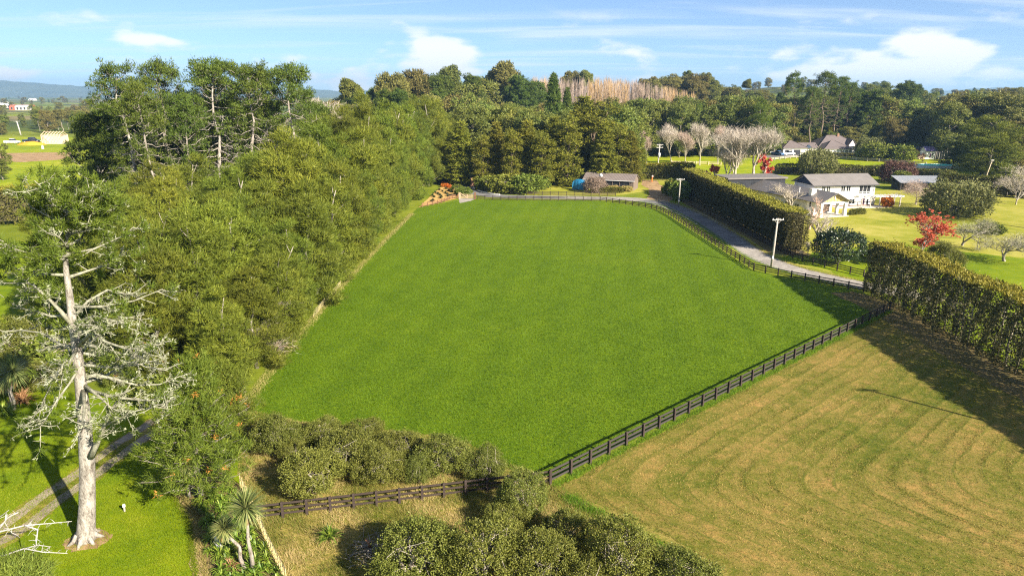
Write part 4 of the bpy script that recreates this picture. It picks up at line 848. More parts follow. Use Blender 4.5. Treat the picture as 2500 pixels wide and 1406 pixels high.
for i, (k, px, by, top, lab, w) in enumerate(SHR):
    x, y = gp(px, by); dome = 'domed' in lab; put(k, x, y, max(1., vp(px, top, y)[2]), 'garden_shrub', lab, 'shrub', wide=w, var=0 if dome else None, crown=recolour(k, 0, 'purple') if dome else (recolour(k, 0, 'orange') if 'orange leaved' in lab else None))
x, y = gp(2163, 378); put('shrub', x, y, 4.5, 'red_shrub', 'bright red round shrub right of the far house', 'shrub', var=0, crown=recolour('shrub', 0, 'orange'))
for i, (px, by, h, k) in enumerate([(15, 955, 3.4, 'feijoa'), (95, 948, 2.8, 'feijoa'), (160, 905, 4.0, 'shrub'), (255, 912, 3.6, 'shrub'), (318, 940, 3.0, 'feijoa'), (385, 985, 2.6, 'shrub'), (60, 880, 5.0, 'feijoa'), (345, 890, 4.6, 'feijoa')]):
    x, y = gp(px, by); put(k, x, y, h, 'lawn_shrub', f'leafy undergrowth shrub behind the huge half dead pine, {ordn([0, 2, 3, 4, 5, 7, 1, 6][i])} from left', 'shrub', 'undergrowth behind the huge pine', 1.25)
# --- orchard shrubs
ORCH = [(680, 1108, 1006, 100, 'leftmost dark orchard shrub at the field edge'), (722, 1122, 1066, 66, 'small pale orchard shrub tucked right of the leftmost one'), (792, 1088, 1023, 88, 'dark orchard shrub at the field edge, second from left in the back row'), (768, 1205, 1088, 135, 'large front orchard shrub with a pale stem above the brown fence'), (838, 1155, 1052, 135, 'largest dome in the middle of the orchard shrubs'), (888, 1092, 1023, 86, 'yellowish orchard shrub at the field edge behind the largest dome'), (928, 1178, 1086, 112, 'orchard shrub in front right of the largest dome'), (985, 1112, 1049, 104, 'dark orchard shrub at the field edge right of the yellowish one'), (1022, 1178, 1108, 56, 'small thin orchard shrub with a white crooked stem'), (1084, 1150, 1059, 122, 'wide glossy orchard shrub behind the white stemmed one'), (1188, 1165, 1093, 92, 'rightmost orchard shrub beside the dark fence'),
        (1275, 1255, 1151, 112, 'shrub hiding the fence corner'), (1238, 1298, 1224, 105, 'shrub below the fence corner beside the shaded hollow'), (1012, 1415, 1270, 190, 'large shrub at the bottom edge beside the brush pile'), (1178, 1430, 1274, 170, 'large shrub at the bottom edge left of centre'), (1320, 1430, 1285, 160, 'pale twiggy shrub at the bottom edge, right of centre'), (1378, 1335, 1240, 110, 'shrub between the fence corner and the bottom edge by the paddock'), (1516, 1425, 1272, 155, 'round shrub at the bottom edge beside the mown paddock'), (1665, 1470, 1345, 170, 'rightmost bottom shrub beside the mown paddock'), (1425, 1475, 1370, 120, 'dark shrub at the very bottom between two larger ones')]
for i, (px, by, top, w, lab) in enumerate(ORCH):
    x, y = gp(px, by); h = vp(px, top, y + .3)[2]; zc = y * CP + CH * SP; put('feijoa', x, y, h, 'orchard_shrub', lab, 'shrub', 'orchard shrubs', (w / FPX * zc / 2 / 1.95) / (h / 3.4) * 1.12, var=i)
# --- clipped hedges
M['hedge_core'] = plain('hedge_core_fill', (.085, .075, .038), .95, .05, .5, 1.5, .8)
def hedge(name, label, line, h, w, mat, topmat, n, L=.42, Wd=.22, base=.25, gaps=.0, trunks=0, seed=1, shag=.35, inset=1.05):
    rng = np.random.default_rng(seed); P = np.array(resample(line, 1.)); seg = np.linalg.norm(np.diff(P, axis=0), axis=1); acc = np.concatenate([[0], np.cumsum(seg)]); T = acc[-1]
    def frame(s):
        k = np.clip(np.searchsorted(acc, s) - 1, 0, len(seg) - 1); f = ((s - acc[k]) / seg[k])[:, None]; d = (P[k + 1] - P[k]) / seg[k][:, None]; return P[k] + (P[k + 1] - P[k]) * f, np.stack([-d[:, 1], d[:, 0]], 1), d
    r = empty(name, (*P[0], 0), 0, label, 'hedge'); o0 = np.array([P[0][0], P[0][1], 0])
    a = np.array([2 * T * (h - base), T * w, 2 * w * h]); a /= a.sum(); ns = (n * a).astype(int)
    lump = lambda s, z: .5 * np.sin(s * .9 + seed) * np.sin(z * 1.3 + s * .37) + .5 * np.sin(s * 2.3 + z * .9)
    out = []
    s_ = rng.uniform(0, T, ns[0]); z_ = base + (h - base) * rng.uniform(0, 1, ns[0]); sgn = np.where(rng.random(ns[0]) < .62, 1, -1); c, nn, d = frame(s_)
    if gaps: keep = (np.sin(s_ * 1.7 + seed) * np.sin(z_ * 1.1 + s_ * .6) + rng.normal(size=len(s_)) * .5) > -1.2 + gaps * np.clip((.45 * h - z_) / h * 3, 0, 1) * 2; s_, z_, sgn, c, nn, d = s_[keep], z_[keep], sgn[keep], c[keep], nn[keep], d[keep]
    off = w / 2 + lump(s_, z_) * shag - rng.exponential(.22, len(s_)); off *= 1 - .12 * np.clip((z_ - h * .8) / (h * .2), 0, 1)
    C = np.concatenate([c + nn * (sgn * off)[:, None], z_[:, None]], 1); D = np.concatenate([nn * sgn[:, None] * .7, rng.uniform(-.3, .6, (len(s_), 1))], 1) + rng.normal(size=(len(s_), 3)) * .5; out.append((C, D, 0))
    s_ = rng.uniform(0, T, ns[1]); q = rng.uniform(-1, 1, ns[1]); c, nn, d = frame(s_); zz = h + (lump(s_, q * 2) + .6 * np.sin(s_ * .35 + seed)) * (.3 if h > 3 else .06) + rng.exponential(.12, len(s_)) - .12
    C = np.concatenate([c + nn * (q * w * .48)[:, None], zz[:, None]], 1); D = np.concatenate([nn * (q * .3)[:, None], np.full((len(s_), 1), .8)], 1) + rng.normal(size=(len(s_), 3)) * .45; out.append((C, D, 1))
    e = rng.random(ns[2]) < .5; s_ = np.where(e, .05, T - .05); c, nn, d = frame(s_); q = rng.uniform(-1, 1, ns[2]); z_ = base + (h - base) * rng.uniform(0, 1, ns[2])
    C = np.concatenate([c + nn * (q * w * .5)[:, None] + d * (np.where(e, -1, 1) * rng.uniform(-.3, .5, ns[2]))[:, None], z_[:, None]], 1); D = np.concatenate([d * np.where(e, -1, 1)[:, None], np.full((ns[2], 1), .3)], 1) + rng.normal(size=(ns[2], 3)) * .5; out.append((C, D, 0))
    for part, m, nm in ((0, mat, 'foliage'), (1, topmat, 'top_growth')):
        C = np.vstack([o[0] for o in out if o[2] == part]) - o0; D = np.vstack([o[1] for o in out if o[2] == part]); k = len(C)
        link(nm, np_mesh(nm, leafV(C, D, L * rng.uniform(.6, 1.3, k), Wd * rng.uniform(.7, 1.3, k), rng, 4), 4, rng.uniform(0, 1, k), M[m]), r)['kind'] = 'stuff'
    if h > 3 and inset < 1.5:                                                       # added solid core: stops light leaking through, keeps the cast shadow full
        mb = MB(); Q = [P[0] + (P[1] - P[0]) * .6] + list(P[3:-3:3]) + [P[-1] + (P[-2] - P[-1]) * .6]; A = offs([tuple(q) for q in Q], w / 2 - inset); B = offs([tuple(q) for q in Q], -w / 2 + inset); V = []
        for a_, b_ in zip(A, B): V += [(a_[0] - P[0][0], a_[1] - P[0][1], h * .10), (b_[0] - P[0][0], b_[1] - P[0][1], h * .10), (b_[0] - P[0][0], b_[1] - P[0][1], h - .55), (a_[0] - P[0][0], a_[1] - P[0][1], h - .55)]
        n_ = len(Q); mb.add(V, [(0, 1, 2, 3), tuple((n_ - 1) * 4 + k for k in (3, 2, 1, 0))] + [(i * 4 + k, (i + 1) * 4 + k, (i + 1) * 4 + (k + 1) % 4, i * 4 + (k + 1) % 4) for i in range(n_ - 1) for k in range(4)]); mb.build('light_block_core', M['hedge_core'], r)
    for i in range(trunks):
        s0 = np.array([T * (i + .5) / trunks + rng.uniform(-.3, .3)]); c, nn, d = frame(s0); p = c[0] - P[0] + nn[0] * rng.uniform(-.15, .40) * w; mb = MB()
        mb.tube([(p[0], p[1], -.1), (p[0] + rng.normal() * .1, p[1] + rng.normal() * .1, h * .3), (p[0] + rng.normal() * .3, p[1] + rng.normal() * .3, h * .62), (p[0] + rng.normal() * .5, p[1] + rng.normal() * .5, h * .92)], [.13, .11, .08, .03], 5)
        for _ in range(7): zz = rng.uniform(.12, .75) * h; mb.tube([(p[0], p[1], zz), tuple(np.array([p[0], p[1], zz]) + np.array([*(nn[0] * rng.choice([-1, 1]) * w * .42 + d[0] * rng.normal() * .6), rng.uniform(.5, 1.5)]))], [.04, .012], 3, False)
        mb.build('trunk', M['pale_twig'], r, True)
    return r
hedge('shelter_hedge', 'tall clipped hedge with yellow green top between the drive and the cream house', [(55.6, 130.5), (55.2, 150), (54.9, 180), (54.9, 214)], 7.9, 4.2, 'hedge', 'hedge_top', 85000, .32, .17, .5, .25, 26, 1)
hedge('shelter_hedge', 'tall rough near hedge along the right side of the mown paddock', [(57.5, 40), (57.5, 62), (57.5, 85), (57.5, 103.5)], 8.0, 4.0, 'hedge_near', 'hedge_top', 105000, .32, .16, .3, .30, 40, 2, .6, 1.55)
hedge('clipped_hedge', 'dark clipped hedge behind the power pole beyond the barn', [gp(1562, 437), gp(1690, 436)], 5.2, 2.5, 'hedge_clip', 'hedge_top', 6000, .7, .35, .2, 0, 0, 3)
hedge('clipped_hedge', 'small square clipped hedge in front of the barn', [gp(1456, 472), gp(1518, 471)], 1.5, 1.6, 'hedge_clip', 'hedge_clip', 3500, .3, .15, .05, 0, 0, 4, .1)
hedge('clipped_hedge', 'low box hedge beside the porch column of the cream house', [gp(2078, 525), gp(2108, 522)], 1.2, 1.4, 'hedge_clip', 'hedge_clip', 2500, .25, .14, .05, 0, 0, 5, .1)
hedge('clipped_hedge', 'dark hedge behind the cream house and corrugated shed', [gp(1895, 425), gp(2040, 427), gp(2160, 431), gp(2330, 446)], 3.4, 3., 'hedge', 'hedge_clip', 12000, .6, .3, .1, 0, 0, 6)
hedge('clipped_hedge', 'tall dark hedge behind the water tank on the right', [gp(2290, 470), gp(2420, 478), gp(2600, 492)], 5.5, 3., 'hedge', 'hedge_clip', 12000, .6, .3, .1, 0, 0, 7)
hedge('clipped_hedge', 'block of dark clipped hedge at the left edge beyond the pines', [(-150, 158), (-121, 163), (-106, 166)], 8.5, 5., 'hedge_clip', 'hedge_top', 16000, .6, .3, .2, 0, 0, 8)
hedge('clipped_hedge', 'dark low hedge across the shaded bend of the drive', [gp(1085, 436), gp(1150, 438)], 2.6, 2., 'hedge', 'hedge', 3500, .5, .26, .1, 0, 0, 9)
hedge('clipped_hedge', 'low dark hedge in front of the far house', [gp(2010, 383), gp(2095, 387)], 1.8, 2., 'hedge', 'hedge_clip', 2500, .6, .3, .1, 0, 0, 10)
# ------------------------------------------------------------------ the big half-dead pine in the left foreground
def hero_pine():
    rng = np.random.default_rng(9); D0 = gp(210, 1316)[1]; base = Vector((*gp(210, 1316), 0))
    r = empty('dying_pine', base, 0, 'huge half dead pine with bare white trunk and lichened limbs on the left lawn', 'tree')
    W3 = lambda px, py, dd=0.: Vector(vp(px, py, D0 + dd)) - base
    tpx = [(210, 1322, .80), (210, 1302, .60), (213, 1230, .52), (213, 1140, .48), (207, 1040, .42), (198, 945, .36), (188, 855, .29), (177, 785, .25), (169, 715, .20), (161, 660, .16), (160, 600, .12), (168, 540, .06), (170, 510, .03)]
    pts = [W3(a, b) for a, b, c in tpx]; mb = MB(); mb.tube(pts, [c for a, b, c in tpx], 14); tr = mb.build('trunk', M['lichen_bark'], r, True)
    limbs = MB(); twigs = MB(); P, O, LC, LD = [], [], [], []
    def limb(path, r0, leaf, tw=1., r1=.02):
        path = [Vector(p) for p in path]; n = len(path); limbs.tube(path, [r0 + (r1 - r0) * (i / (n - 1)) ** .8 for i in range(n)], 6)
        L = sum((b - a).length for a, b in zip(path, path[1:])); d = (path[-1] - path[0]).normalized()
        for q in range(int(L * 2.8 * tw)):
            f = rng.uniform(.22, 1.) * (n - 1); k = min(n - 2, int(f)); p0 = path[k].lerp(path[k + 1], f - k)
            dd = Vector(unit(np.array(d) * .55 + rng.normal(size=3) * np.array([.7, .7, .45]) + np.array([0, 0, .02]))); ln = rng.uniform(.5, 1.7)
            a = p0 + dd * ln * .5 + Vector((0, 0, -.05 * ln)); b = p0 + dd * ln + Vector((0, 0, rng.uniform(-.15, .15) * ln)); twigs.tube([p0, a, b], [.035, .026, .012], 4, False)
            for _ in range(3):
                c = a.lerp(b, rng.random()); e = c + Vector(unit(np.array(dd) * .5 + rng.normal(size=3) * .7)) * rng.uniform(.25, .6); twigs.tube([c, e], [.018, .008], 3, False)
                (LC.append(e), LD.append(dd)) if rng.random() < .4 else None
                if rng.random() < leaf: P.append(np.array(e) + rng.normal(size=3) * .1); O.append(np.array(dd))
            LC.append(b); LD.append(dd); LC.append(a); LD.append(dd)
            if rng.random() < leaf:
                P.append(np.array(b)); O.append(np.array(dd))
    # limbs that can be followed in the photograph (points on it, set toward or away from the viewer)
    for path, r0, leaf in [
        ([(178, 790, 0), (230, 772, -.6), (275, 782, -1.2), (312, 792, -1.6)], .13, .15),
        ([(186, 850, 0), (220, 815, -.4), (262, 836, -1.), (310, 852, -1.6), (355, 850, -2.), (400, 838, -2.4)], .13, .35),
        ([(198, 925, 0), (235, 915, .4), (280, 925, .8), (335, 940, 1.2), (390, 938, 1.4), (440, 918, 1.6)], .15, .3),
        ([(222, 1115, -.3), (236, 1085, -.4), (250, 1050, -.6), (268, 1010, -.8), (292, 965, -1.), (330, 945, -1.4)], .22, .3),
        ([(205, 940, 0), (235, 962, -.8), (262, 985, -1.4), (275, 1003, -1.8)], .14, .25),
        ([(255, 1040, -.6), (290, 1022, -1.), (330, 1005, -1.6), (375, 993, -2.), (425, 1000, -2.4)], .10, .5),
        ([(180, 800, 0), (150, 762, -.5), (118, 728, -1.), (85, 700, -1.4), (62, 684, -1.8)], .16, .4),
        ([(186, 850, 0), (150, 842, .6), (100, 812, 1.), (50, 806, 1.4), (-5, 828, 1.8)], .12, .35),
        ([(190, 880, 0), (160, 880, -.6), (130, 925, -1.), (110, 970, -1.4), (88, 1040, -2.)], .11, .35),
        ([(192, 900, 0), (170, 935, -1.), (140, 975, -1.8), (120, 1010, -2.4), (95, 1045, -3.)], .09, .25),
        ([(175, 780, 0), (215, 735, .6), (262, 708, 1.2), (318, 720, 1.8), (380, 742, 2.2)], .12, .5),
        ([(188, 860, 0), (240, 868, .8), (300, 880, 1.4), (360, 895, 1.8), (410, 905, 2.)], .10, .5),
        ([(180, 815, 0), (205, 795, -1.4), (215, 790, -2.6), (240, 800, -3.8)], .11, .4)]:
        limb([W3(*q) for q in path], r0 * 1.1, leaf * .30)
    for i in range(50):                                             # the rest of the crown, all round
        t = rng.uniform(.0, 1.) ** .75; z = 11.0 + 12.6 * t; k = min(range(len(pts) - 1), key=lambda j: abs(pts[j].z - z)); b = pts[k].lerp(pts[k + 1], .5); b = Vector((b.x, b.y, z))
        a = i * 2.399 + rng.normal() * .25
        if t < .62 and abs((a + math.pi / 2 + .6 + math.pi) % (2 * math.pi) - math.pi) < .75: continue      # the side facing the lawn has lost its limbs
        ln = rng.uniform(3.2, 6.2) * (1.06 - .60 * t ** 1.6); up = -.12 + .75 * t ** 2
        d = Vector((math.cos(a), math.sin(a), up)).normalized(); e = b + d * ln
        limb([b, b + d * ln * .35 + Vector((0, 0, -.04 * ln)), b + d * ln * .7 + Vector(rng.normal(size=3) * .25), e + Vector((0, 0, .10 * ln))], .125 * (1.25 - .6 * t), .08 + .62 * smooth((t - .40) / .36), .80)
    limbs.build('limbs', M['lichen_branch'], tr, True); twigs.build('branchlets', M['lichen_branch'], tr, True)
    C = np.repeat(np.array([tuple(v) for v in LC]), 4, 0); Dd = np.repeat(np.array([tuple(v) for v in LD]), 4, 0); C = C + rng.normal(size=C.shape) * .07
    link('lichen', np_mesh('lichen', leafV(C, Dd * .3 + rng.normal(size=C.shape) * .7, .20, .085, rng, 3), 3, rng.uniform(0, 1, len(C)), M['lichen_tuft']), tr)
    P = np.array(P); O = np.array(O); V, t = clump_leaves(rng, P, O, 54, rng.uniform(.18, .34, len(P)), .36, .05, 3, .35, .5, .9)
    link('crown', np_mesh('crown', V, 3, t, M['pine_hero']), r)
    # root flare
    rf = MB()
    for k in range(7):
        a = k * .9 + .3; rf.tube([(math.cos(a) * .45, math.sin(a) * .45, .55), (math.cos(a) * .75, math.sin(a) * .75, .16), (math.cos(a) * 1.15, math.sin(a) * 1.15, -.05)], [.2, .17, .08], 6)
    rf.build('roots', M['lichen_bark'], r, True)
M['lichen_tuft'] = leaf_mat('lichen_tufts', (.17, .18, .10), (.27, .28, .175), (.37, .38, .26), trans=.15, var=0, hue=0)
hero_pine()
# --- smaller live pine on the garden edge
def small_pine(name, label, x, y, H, Rm, seed, tiers=26, mat='pine_hero', brown=.035, low=.1):
    rng = np.random.default_rng(seed); r = empty(name, (x, y, 0), 0, label, 'tree'); mb = MB(); tp = trunk_to(mb, rng, H, .2, .02, .98, 8, 8); P, O, Br = [], [], []
    for i in range(tiers):
        t = low + (1 - low) * (i + rng.random() * .8) / tiers; ln = Rm * (1 - t) ** .62 * rng.uniform(.8, 1.15) + .3
        for j in range(7):
            a = j * .9 + i * 1.7 + rng.normal() * .25; b = at(tp, H * t * .97); e = np.array(b) + np.array([math.cos(a), math.sin(a), .25 + .3 * t]) * ln; pth = limb_path(rng, b, e, -.08, .2, 5); mb.tube(pth, [.045, .038, .03, .02, .01], 4, False)
            for q in range(7):
                f = rng.uniform(.25, 1.); k = min(3, int(f * 4)); p0 = np.array(pth[k]) * (1 - (f * 4 - k)) + np.array(pth[k + 1]) * (f * 4 - k); p = p0 + rng.normal(size=3) * .28 + np.array([0, 0, .1]); P.append(p); O.append(unit(e - np.array(b))); Br.append(rng.random() < brown * (1.6 - t))
    P = np.array(P); O = np.array(O); Br = np.array(Br); mb.build('trunk', M['grey_bark'], r, True)
    V, t = clump_leaves(rng, P[~Br], O[~Br], 30, .3, .42, .055, 3, .5, .45, .85); link('crown', np_mesh('crown', V, 3, t, M[mat]), r)
    if Br.any(): V, t = clump_leaves(rng, P[Br], O[Br], 16, .22, .3, .05, 3, .2, .3, .9); link('brown_needles', np_mesh('brown_needles', V, 3, t, M['orange_needle']), r)
M['orange_needle'] = leaf_mat('dead_orange_needles', (.40, .16, .03), (.58, .25, .05), (.66, .36, .10), var=0, hue=0)
x, y = gp(492, 1215); small_pine('young_pine', 'bushy green pine with orange dead tufts between lawn and orchard', x, y, vp(492, 872, y + 1.)[2], 4.1, 21)
x, y = gp(560, 1065); small_pine('young_pine', 'smaller pine at the near end of the shelter belt beside the field fence', x, y, 7.0, 2.8, 22, 20)
x, y = gp(330, 930); small_pine('young_pine', 'dark shaded pine on the lawn behind the huge half dead pine', x, y, 9., 3.4, 23, 20)
# --- strap leaved plants
def rosette(rng, n, L, Wd, spread=(.15, 1.35), droop=.8, segs=3):
    V, T = [], []
    for i in range(n):
        a = rng.uniform(0, 6.283); el = math.pi / 2 - rng.uniform(*spread); l = L * rng.uniform(.75, 1.15); d = np.array([math.cos(a) * math.cos(el), math.sin(a) * math.cos(el), math.sin(el)]); s_ = np.array([-math.sin(a), math.cos(a), 0]); p = d * .02; t = rng.random(); w = Wd
        for k in range(segs):
            d2 = unit(d + np.array([0, 0, -droop * (k + .3) / segs])); q = p + d2 * l / segs; w2 = Wd * (1.15, .9, .12)[min(2, k + 3 - segs)]
            V += [p - s_ * w / 2, p + s_ * w / 2, q + s_ * w2 / 2, q - s_ * w2 / 2]; T.append(t); p, d, w = q, d2, w2
    return np.array(V), np.array(T)
AG = []
for i in range(4):
    rng = np.random.default_rng(300 + i); V, T = rosette(rng, 46, .62, .055, (.2, 1.3), 1.2); AG.append(np_mesh('agapanthus_leaves', V, 4, T, M['strap']))
rr = random.Random(4); k = 0; spots = []
for _ in range(4000):
    if len(spots) >= 64: break
    px, py = rr.uniform(470, 700), rr.uniform(1195, 1430); lo = np.interp(py, [1195, 1240, 1300, 1340, 1430], [478, 488, 502, 508, 540]); hi = np.interp(py, [1195, 1262, 1335, 1430], [575, 612, 650, 695])
    if lo < px < hi:
        q = gp(px, py)
        if all(math.dist(q, s_[1]) > .55 for s_ in spots): spots.append(((px, py), q))
spots.sort(key=lambda s_: -s_[1][1])
for i, (pp, q) in enumerate(spots):
    o = link('agapanthus', AG[i % 4]); o.location = (q[0], q[1], .05); o.rotation_euler = (0, 0, rr.uniform(0, 6)); s_ = rr.uniform(.95, 1.5); o.scale = (s_, s_, s_ * rr.uniform(.9, 1.2))
    tag(o, f'green strap leaved clump in the garden bed, {ordn(i)} from the far end of the bed', 'plant', 'strap leaved garden clumps')
def cabbage(label, base, heads, seed, lean=.3):
    rng = np.random.default_rng(seed); b = Vector((*base, 0)); r = empty('cabbage_tree', b, 0, label, 'tree'); mb = MB()
    for hp, rad in heads:
        h = Vector(hp) - b; mid = h * .5 + Vector((rng.normal() * .1, rng.normal() * .1, -.02)); mid.x *= .7; mb.tube([(0, 0, -.1), tuple(h * .22), tuple(mid), tuple(h * .8), tuple(h)], [.17, .13, .11, .10, .08], 8)
        V, T = rosette(rng, 420, rad, .055, (.0, 2.6), .3); o = link('leaf_head', np_mesh('leaf_head', V, 4, T, M['cabbage']), r); o.location = h
        V, T = rosette(rng, 40, rad * .8, .05, (2.2, 2.9), .5); o = link('dead_skirt', np_mesh('dead_skirt', V, 4, T, M['dryleaf']), r); o.location = h - Vector((0, 0, .15))
    mb.build('trunk', M['grey_bark'], r, True)
b = gp(618, 1389); cabbage('tall cabbage tree with a round spiky head at the end of the brown fence', b, [(vp(600, 1240, b[1] + .2), 1.45)], 5)
b = gp(598, 1384); cabbage('leaning smaller cabbage tree beside the tall one', b, [(vp(547, 1290, b[1] + .6), .9)], 6)
b = gp(462, 1212); cabbage('small cabbage tree head poking out left of the bushy pine', b, [(vp(452, 1140, b[1] - 1.6), .8)], 7)
b = gp(35, 1000); cabbage('orange skirted palm like cabbage tree behind the huge pine at the left edge', b, [(vp(32, 905, b[1]), 1.9), (vp(12, 925, b[1] + .6), 1.6)], 8)
def clump(name, label, p, n, L, Wd, mat, seed, cat='plant', sc=1.):
    rng = np.random.default_rng(seed); V, T = rosette(rng, n, L, Wd, (.05, .95), .9); o = link(name, np_mesh(name, V, 4, T, M[mat])); o.location = (*p, .02); o.scale = (sc,) * 3; return tag(o, label, cat)
clump('flax_clump', 'solitary yellow green flax clump in the rough grass below the fence', gp(806, 1318), 90, 1.25, .07, 'strap', 1)
clump('flax_clump', 'dry orange flax like clump under the palm at the left edge', gp(58, 985), 110, 1.7, .11, 'dryleaf', 2)
clump('flax_clump', 'second green flax clump beside the palm at the left edge', gp(10, 1015), 90, 1.7, .11, 'strap', 3)
clump('flax_clump', 'rusty brown dead clump among the green strap leaves', gp(563, 1388), 60, .8, .06, 'dryleaf', 4)
# brush pile, stump, pale log, marker post
rng = np.random.default_rng(12); b = gp(905, 1345); r = empty('brush_pile', (*b, 0), 0, 'heap of dry cut branches in the rough grass beside the bottom shrubs', 'brush pile'); mb = MB()
for i in range(150):
    a = rng.uniform(0, 6.28); p = np.array([rng.normal() * .7, rng.normal() * .8, rng.uniform(.02, .45)]); d = np.array([math.cos(a), math.sin(a), rng.uniform(-.12, .35)]) * rng.uniform(.5, 1.5); mb.tube([tuple(p - d * .5), tuple(p + rng.normal(size=3) * .06), tuple(p + d * .5)], [.022, .018, .006], 4, False)
mb.build('sticks', M['grey_bark'], r, True); mb = MB(); mb.tube([(-.1, .1, .1), (-.05, 0, .55), (-.25, -.1, 1.05)], [.11, .10, .085], 8); mb.build('log', M['timber_brown'], r, True)
mb = MB(); b = gp(548, 1348); q = Vector((*b, .12)); mb.tube([(0, 0, 0), (-.5, .42, .25), (-1.0, .9, .55)], [.14, .12, .09], 8); mb.tube([(.1, -.12, 0), (-.45, .2, .14), (-.95, .62, .3)], [.08, .07, .05], 7); o = mb.build('fallen_log', M['dead_white'], None, True); o.location = q; tag(o, 'bleached fallen log among the strap leaved plants', 'log')
b = gp(305, 1248); r = empty('marker_post', (*b, 0), .3, 'small white marker post standing in the left lawn', 'post'); mb = MB(); mb.box(-.05, .05, -.05, .05, -.1, .42); mb.build('stake', M['grey_timber'], r); mb = MB(); mb.box(-.09, .09, -.07, .07, .42, .62, (.02, .02)); mb.build('cap', M['whitepaint'], r)
b = gp(105, 364); r = empty('marker_post', (*b, 0), .3, 'small white marker at the top of the dry paddock on the far left', 'post'); mb = MB(); mb.box(-.5, .5, -.4, .4, -.1, 1.6, (.12, .1)); mb.build('stake', M['whitepaint'], r); mb = MB(); mb.box(-.3, .3, -.3, .3, 1.6, 2.1, (.1, .1)); mb.build('cap', M['whitepaint'], r)
# bleached dead tree leaning in at the bottom left, yellow green conifer below it
mbt, tips, rg = bare_mesh(71, 6.6, spread=.7, up=.08, depth=3, r0=.17, kids=(2, 3), first=.3, ratio=.8, curl=.16)
b = gp(-30, 1440); r = empty('dead_tree', (*b, 0), 2.2, 'bleached white dead tree with bare forked branches at the bottom left corner', 'tree'); mbt.build('trunk', M['dead_white'], r, True)
mb = MB(); D1 = b[1]
for path, r0 in (([(-60, 1330, -.4), (0, 1297, 0), (60, 1282, .2), (120, 1277, .4), (175, 1272, .6)], .065), ([(-60, 1330, -.4), (-10, 1300, -.2), (20, 1262, .0), (45, 1250, .1)], .07), ([(-60, 1370, -.6), (10, 1355, -.6), (60, 1338, -.6), (105, 1347, -.6), (165, 1350, -.5)], .065), ([(60, 1282, .2), (92, 1292, .1), (88, 1330, .0), (68, 1378, -.2)], .05), ([(60, 1338, -.6), (95, 1330, -.6), (125, 1334, -.6)], .04), ([(15, 1255, 0), (12, 1275, 0), (28, 1300, 0)], .04), ([(-60, 1330, -.4), (-40, 1420, -.5), (-20, 1500, -.5)], .16)):
    pts = [Vector(vp(px, py, D1 + dd)) - Vector((*b, 0)) for px, py, dd in path]; m3 = Matrix.Rotation(-2.2, 3, 'Z'); pts = [m3 @ p for p in pts]; mb.tube(pts, [r0 * (1 - .75 * i / (len(pts) - 1)) for i in range(len(pts))], 7)
    for i in range(len(pts) - 1):
        for _ in range(6): p = pts[i].lerp(pts[i + 1], rg.random()); dv = Vector(unit(rg.normal(size=3) + np.array([.5, .3, 0]))) * rg.uniform(.15, .6); mb.tube([p, p + dv * .5 + Vector((0, 0, .05)), p + dv], [.018, .013, .005], 4, False)
mb.build('branches', M['dead_white'], r, True)
x, y = gp(55, 1475); small_pine('yellow_conifer', 'yellow green conifer top at the bottom left edge', x, y, 2.6, 1.6, 31, 16, 'bright', 0.)
# dead brushy branches on the field side of the belt
for i, (px, by, top, sd) in enumerate([(690, 845, 700, 1), (668, 880, 770, 2)]):
    x, y = gp(px, by); put_bare('dead_branches', f'fan of pale dead branches on the field side of the belt, {("upper", "lower")[i]} one', x - .8, y + 1, vp(px, top, y)[2] * .8, 'dead branch fans', tl=.8, tw=.02, ntip=3, seed=400 + sd, mat='pink_twig', wide=1.2, **{**up_kw, 'spread': .6, 'up': .2, 'r0': .08})
# rough grass blades: uncountable, one object per sward
def sward(name, label, poly, n, L, Wd, mat, seed, fade=None, clumpy=.5):
    rng = np.random.default_rng(seed); P = np.array(poly); lo, hi = P.min(0), P.max(0); C = rng.uniform(lo, hi, (n * (5 if fade else 3), 2))
    x, y = C[:, 0], C[:, 1]; ins = np.zeros(len(C), bool); j = len(P) - 1
    for i in range(len(P)):
        c = ((P[i, 1] > y) != (P[j, 1] > y)) & (x < (P[j, 0] - P[i, 0]) * (y - P[i, 1]) / (P[j, 1] - P[i, 1] + 1e-12) + P[i, 0]); ins ^= c; j = i
    C = C[ins]
    if fade: C = C[rng.random(len(C)) < np.clip((fade[1] - C[:, 1]) / (fade[1] - fade[0]), 0, 1) ** 1.3]
    f = np.sin(C[:, 0] * 1.3 + np.sin(C[:, 1] * .9) * 2) * np.sin(C[:, 1] * 1.1 + np.sin(C[:, 0] * 1.7)) + rng.normal(size=len(C)) * .6; C = C[f > clumpy - 1][:n]; C = np.concatenate([C, np.full((len(C), 1), .01)], 1)
    D = rng.normal(size=C.shape) * .55 + np.array([-.25, .1, .75]); t = np.clip(.5 + .35 * np.sin(C[:, 0] * .8 + 1.3 * np.sin(C[:, 1] * .7)) + rng.normal(size=len(C)) * .22, 0, 1)
    return tag(link(name, np_mesh(name, leafV(C, D, L * rng.uniform(.5, 1.4, len(C)), Wd, rng, 3), 3, t, M[mat])), label, 'grass', kind='stuff')
RG = G((600, 1000), (740, 1032), (1000, 1062), (1200, 1118), (1320, 1160)) + [CORNER] + G((1500, 1272), (1640, 1346), (1780, 1420), (1600, 1480), (700, 1440), (632, 1280), (595, 1190))
sward('dry_grass', 'rough dry yellow grass in the orchard strip', RG, 110000, .34, .024, 'drygrass', 1)
sward('green_grass', 'green grass tufts in the orchard strip', RG, 32000, .20, .026, 'greengrass', 2, clumpy=.9)
M['fieldgrass'] = leaf_mat('field_grass_blades', (.056, .116, .002), (.082, .154, .003), (.116, .200, .006), trans=.3, var=0, hue=0)
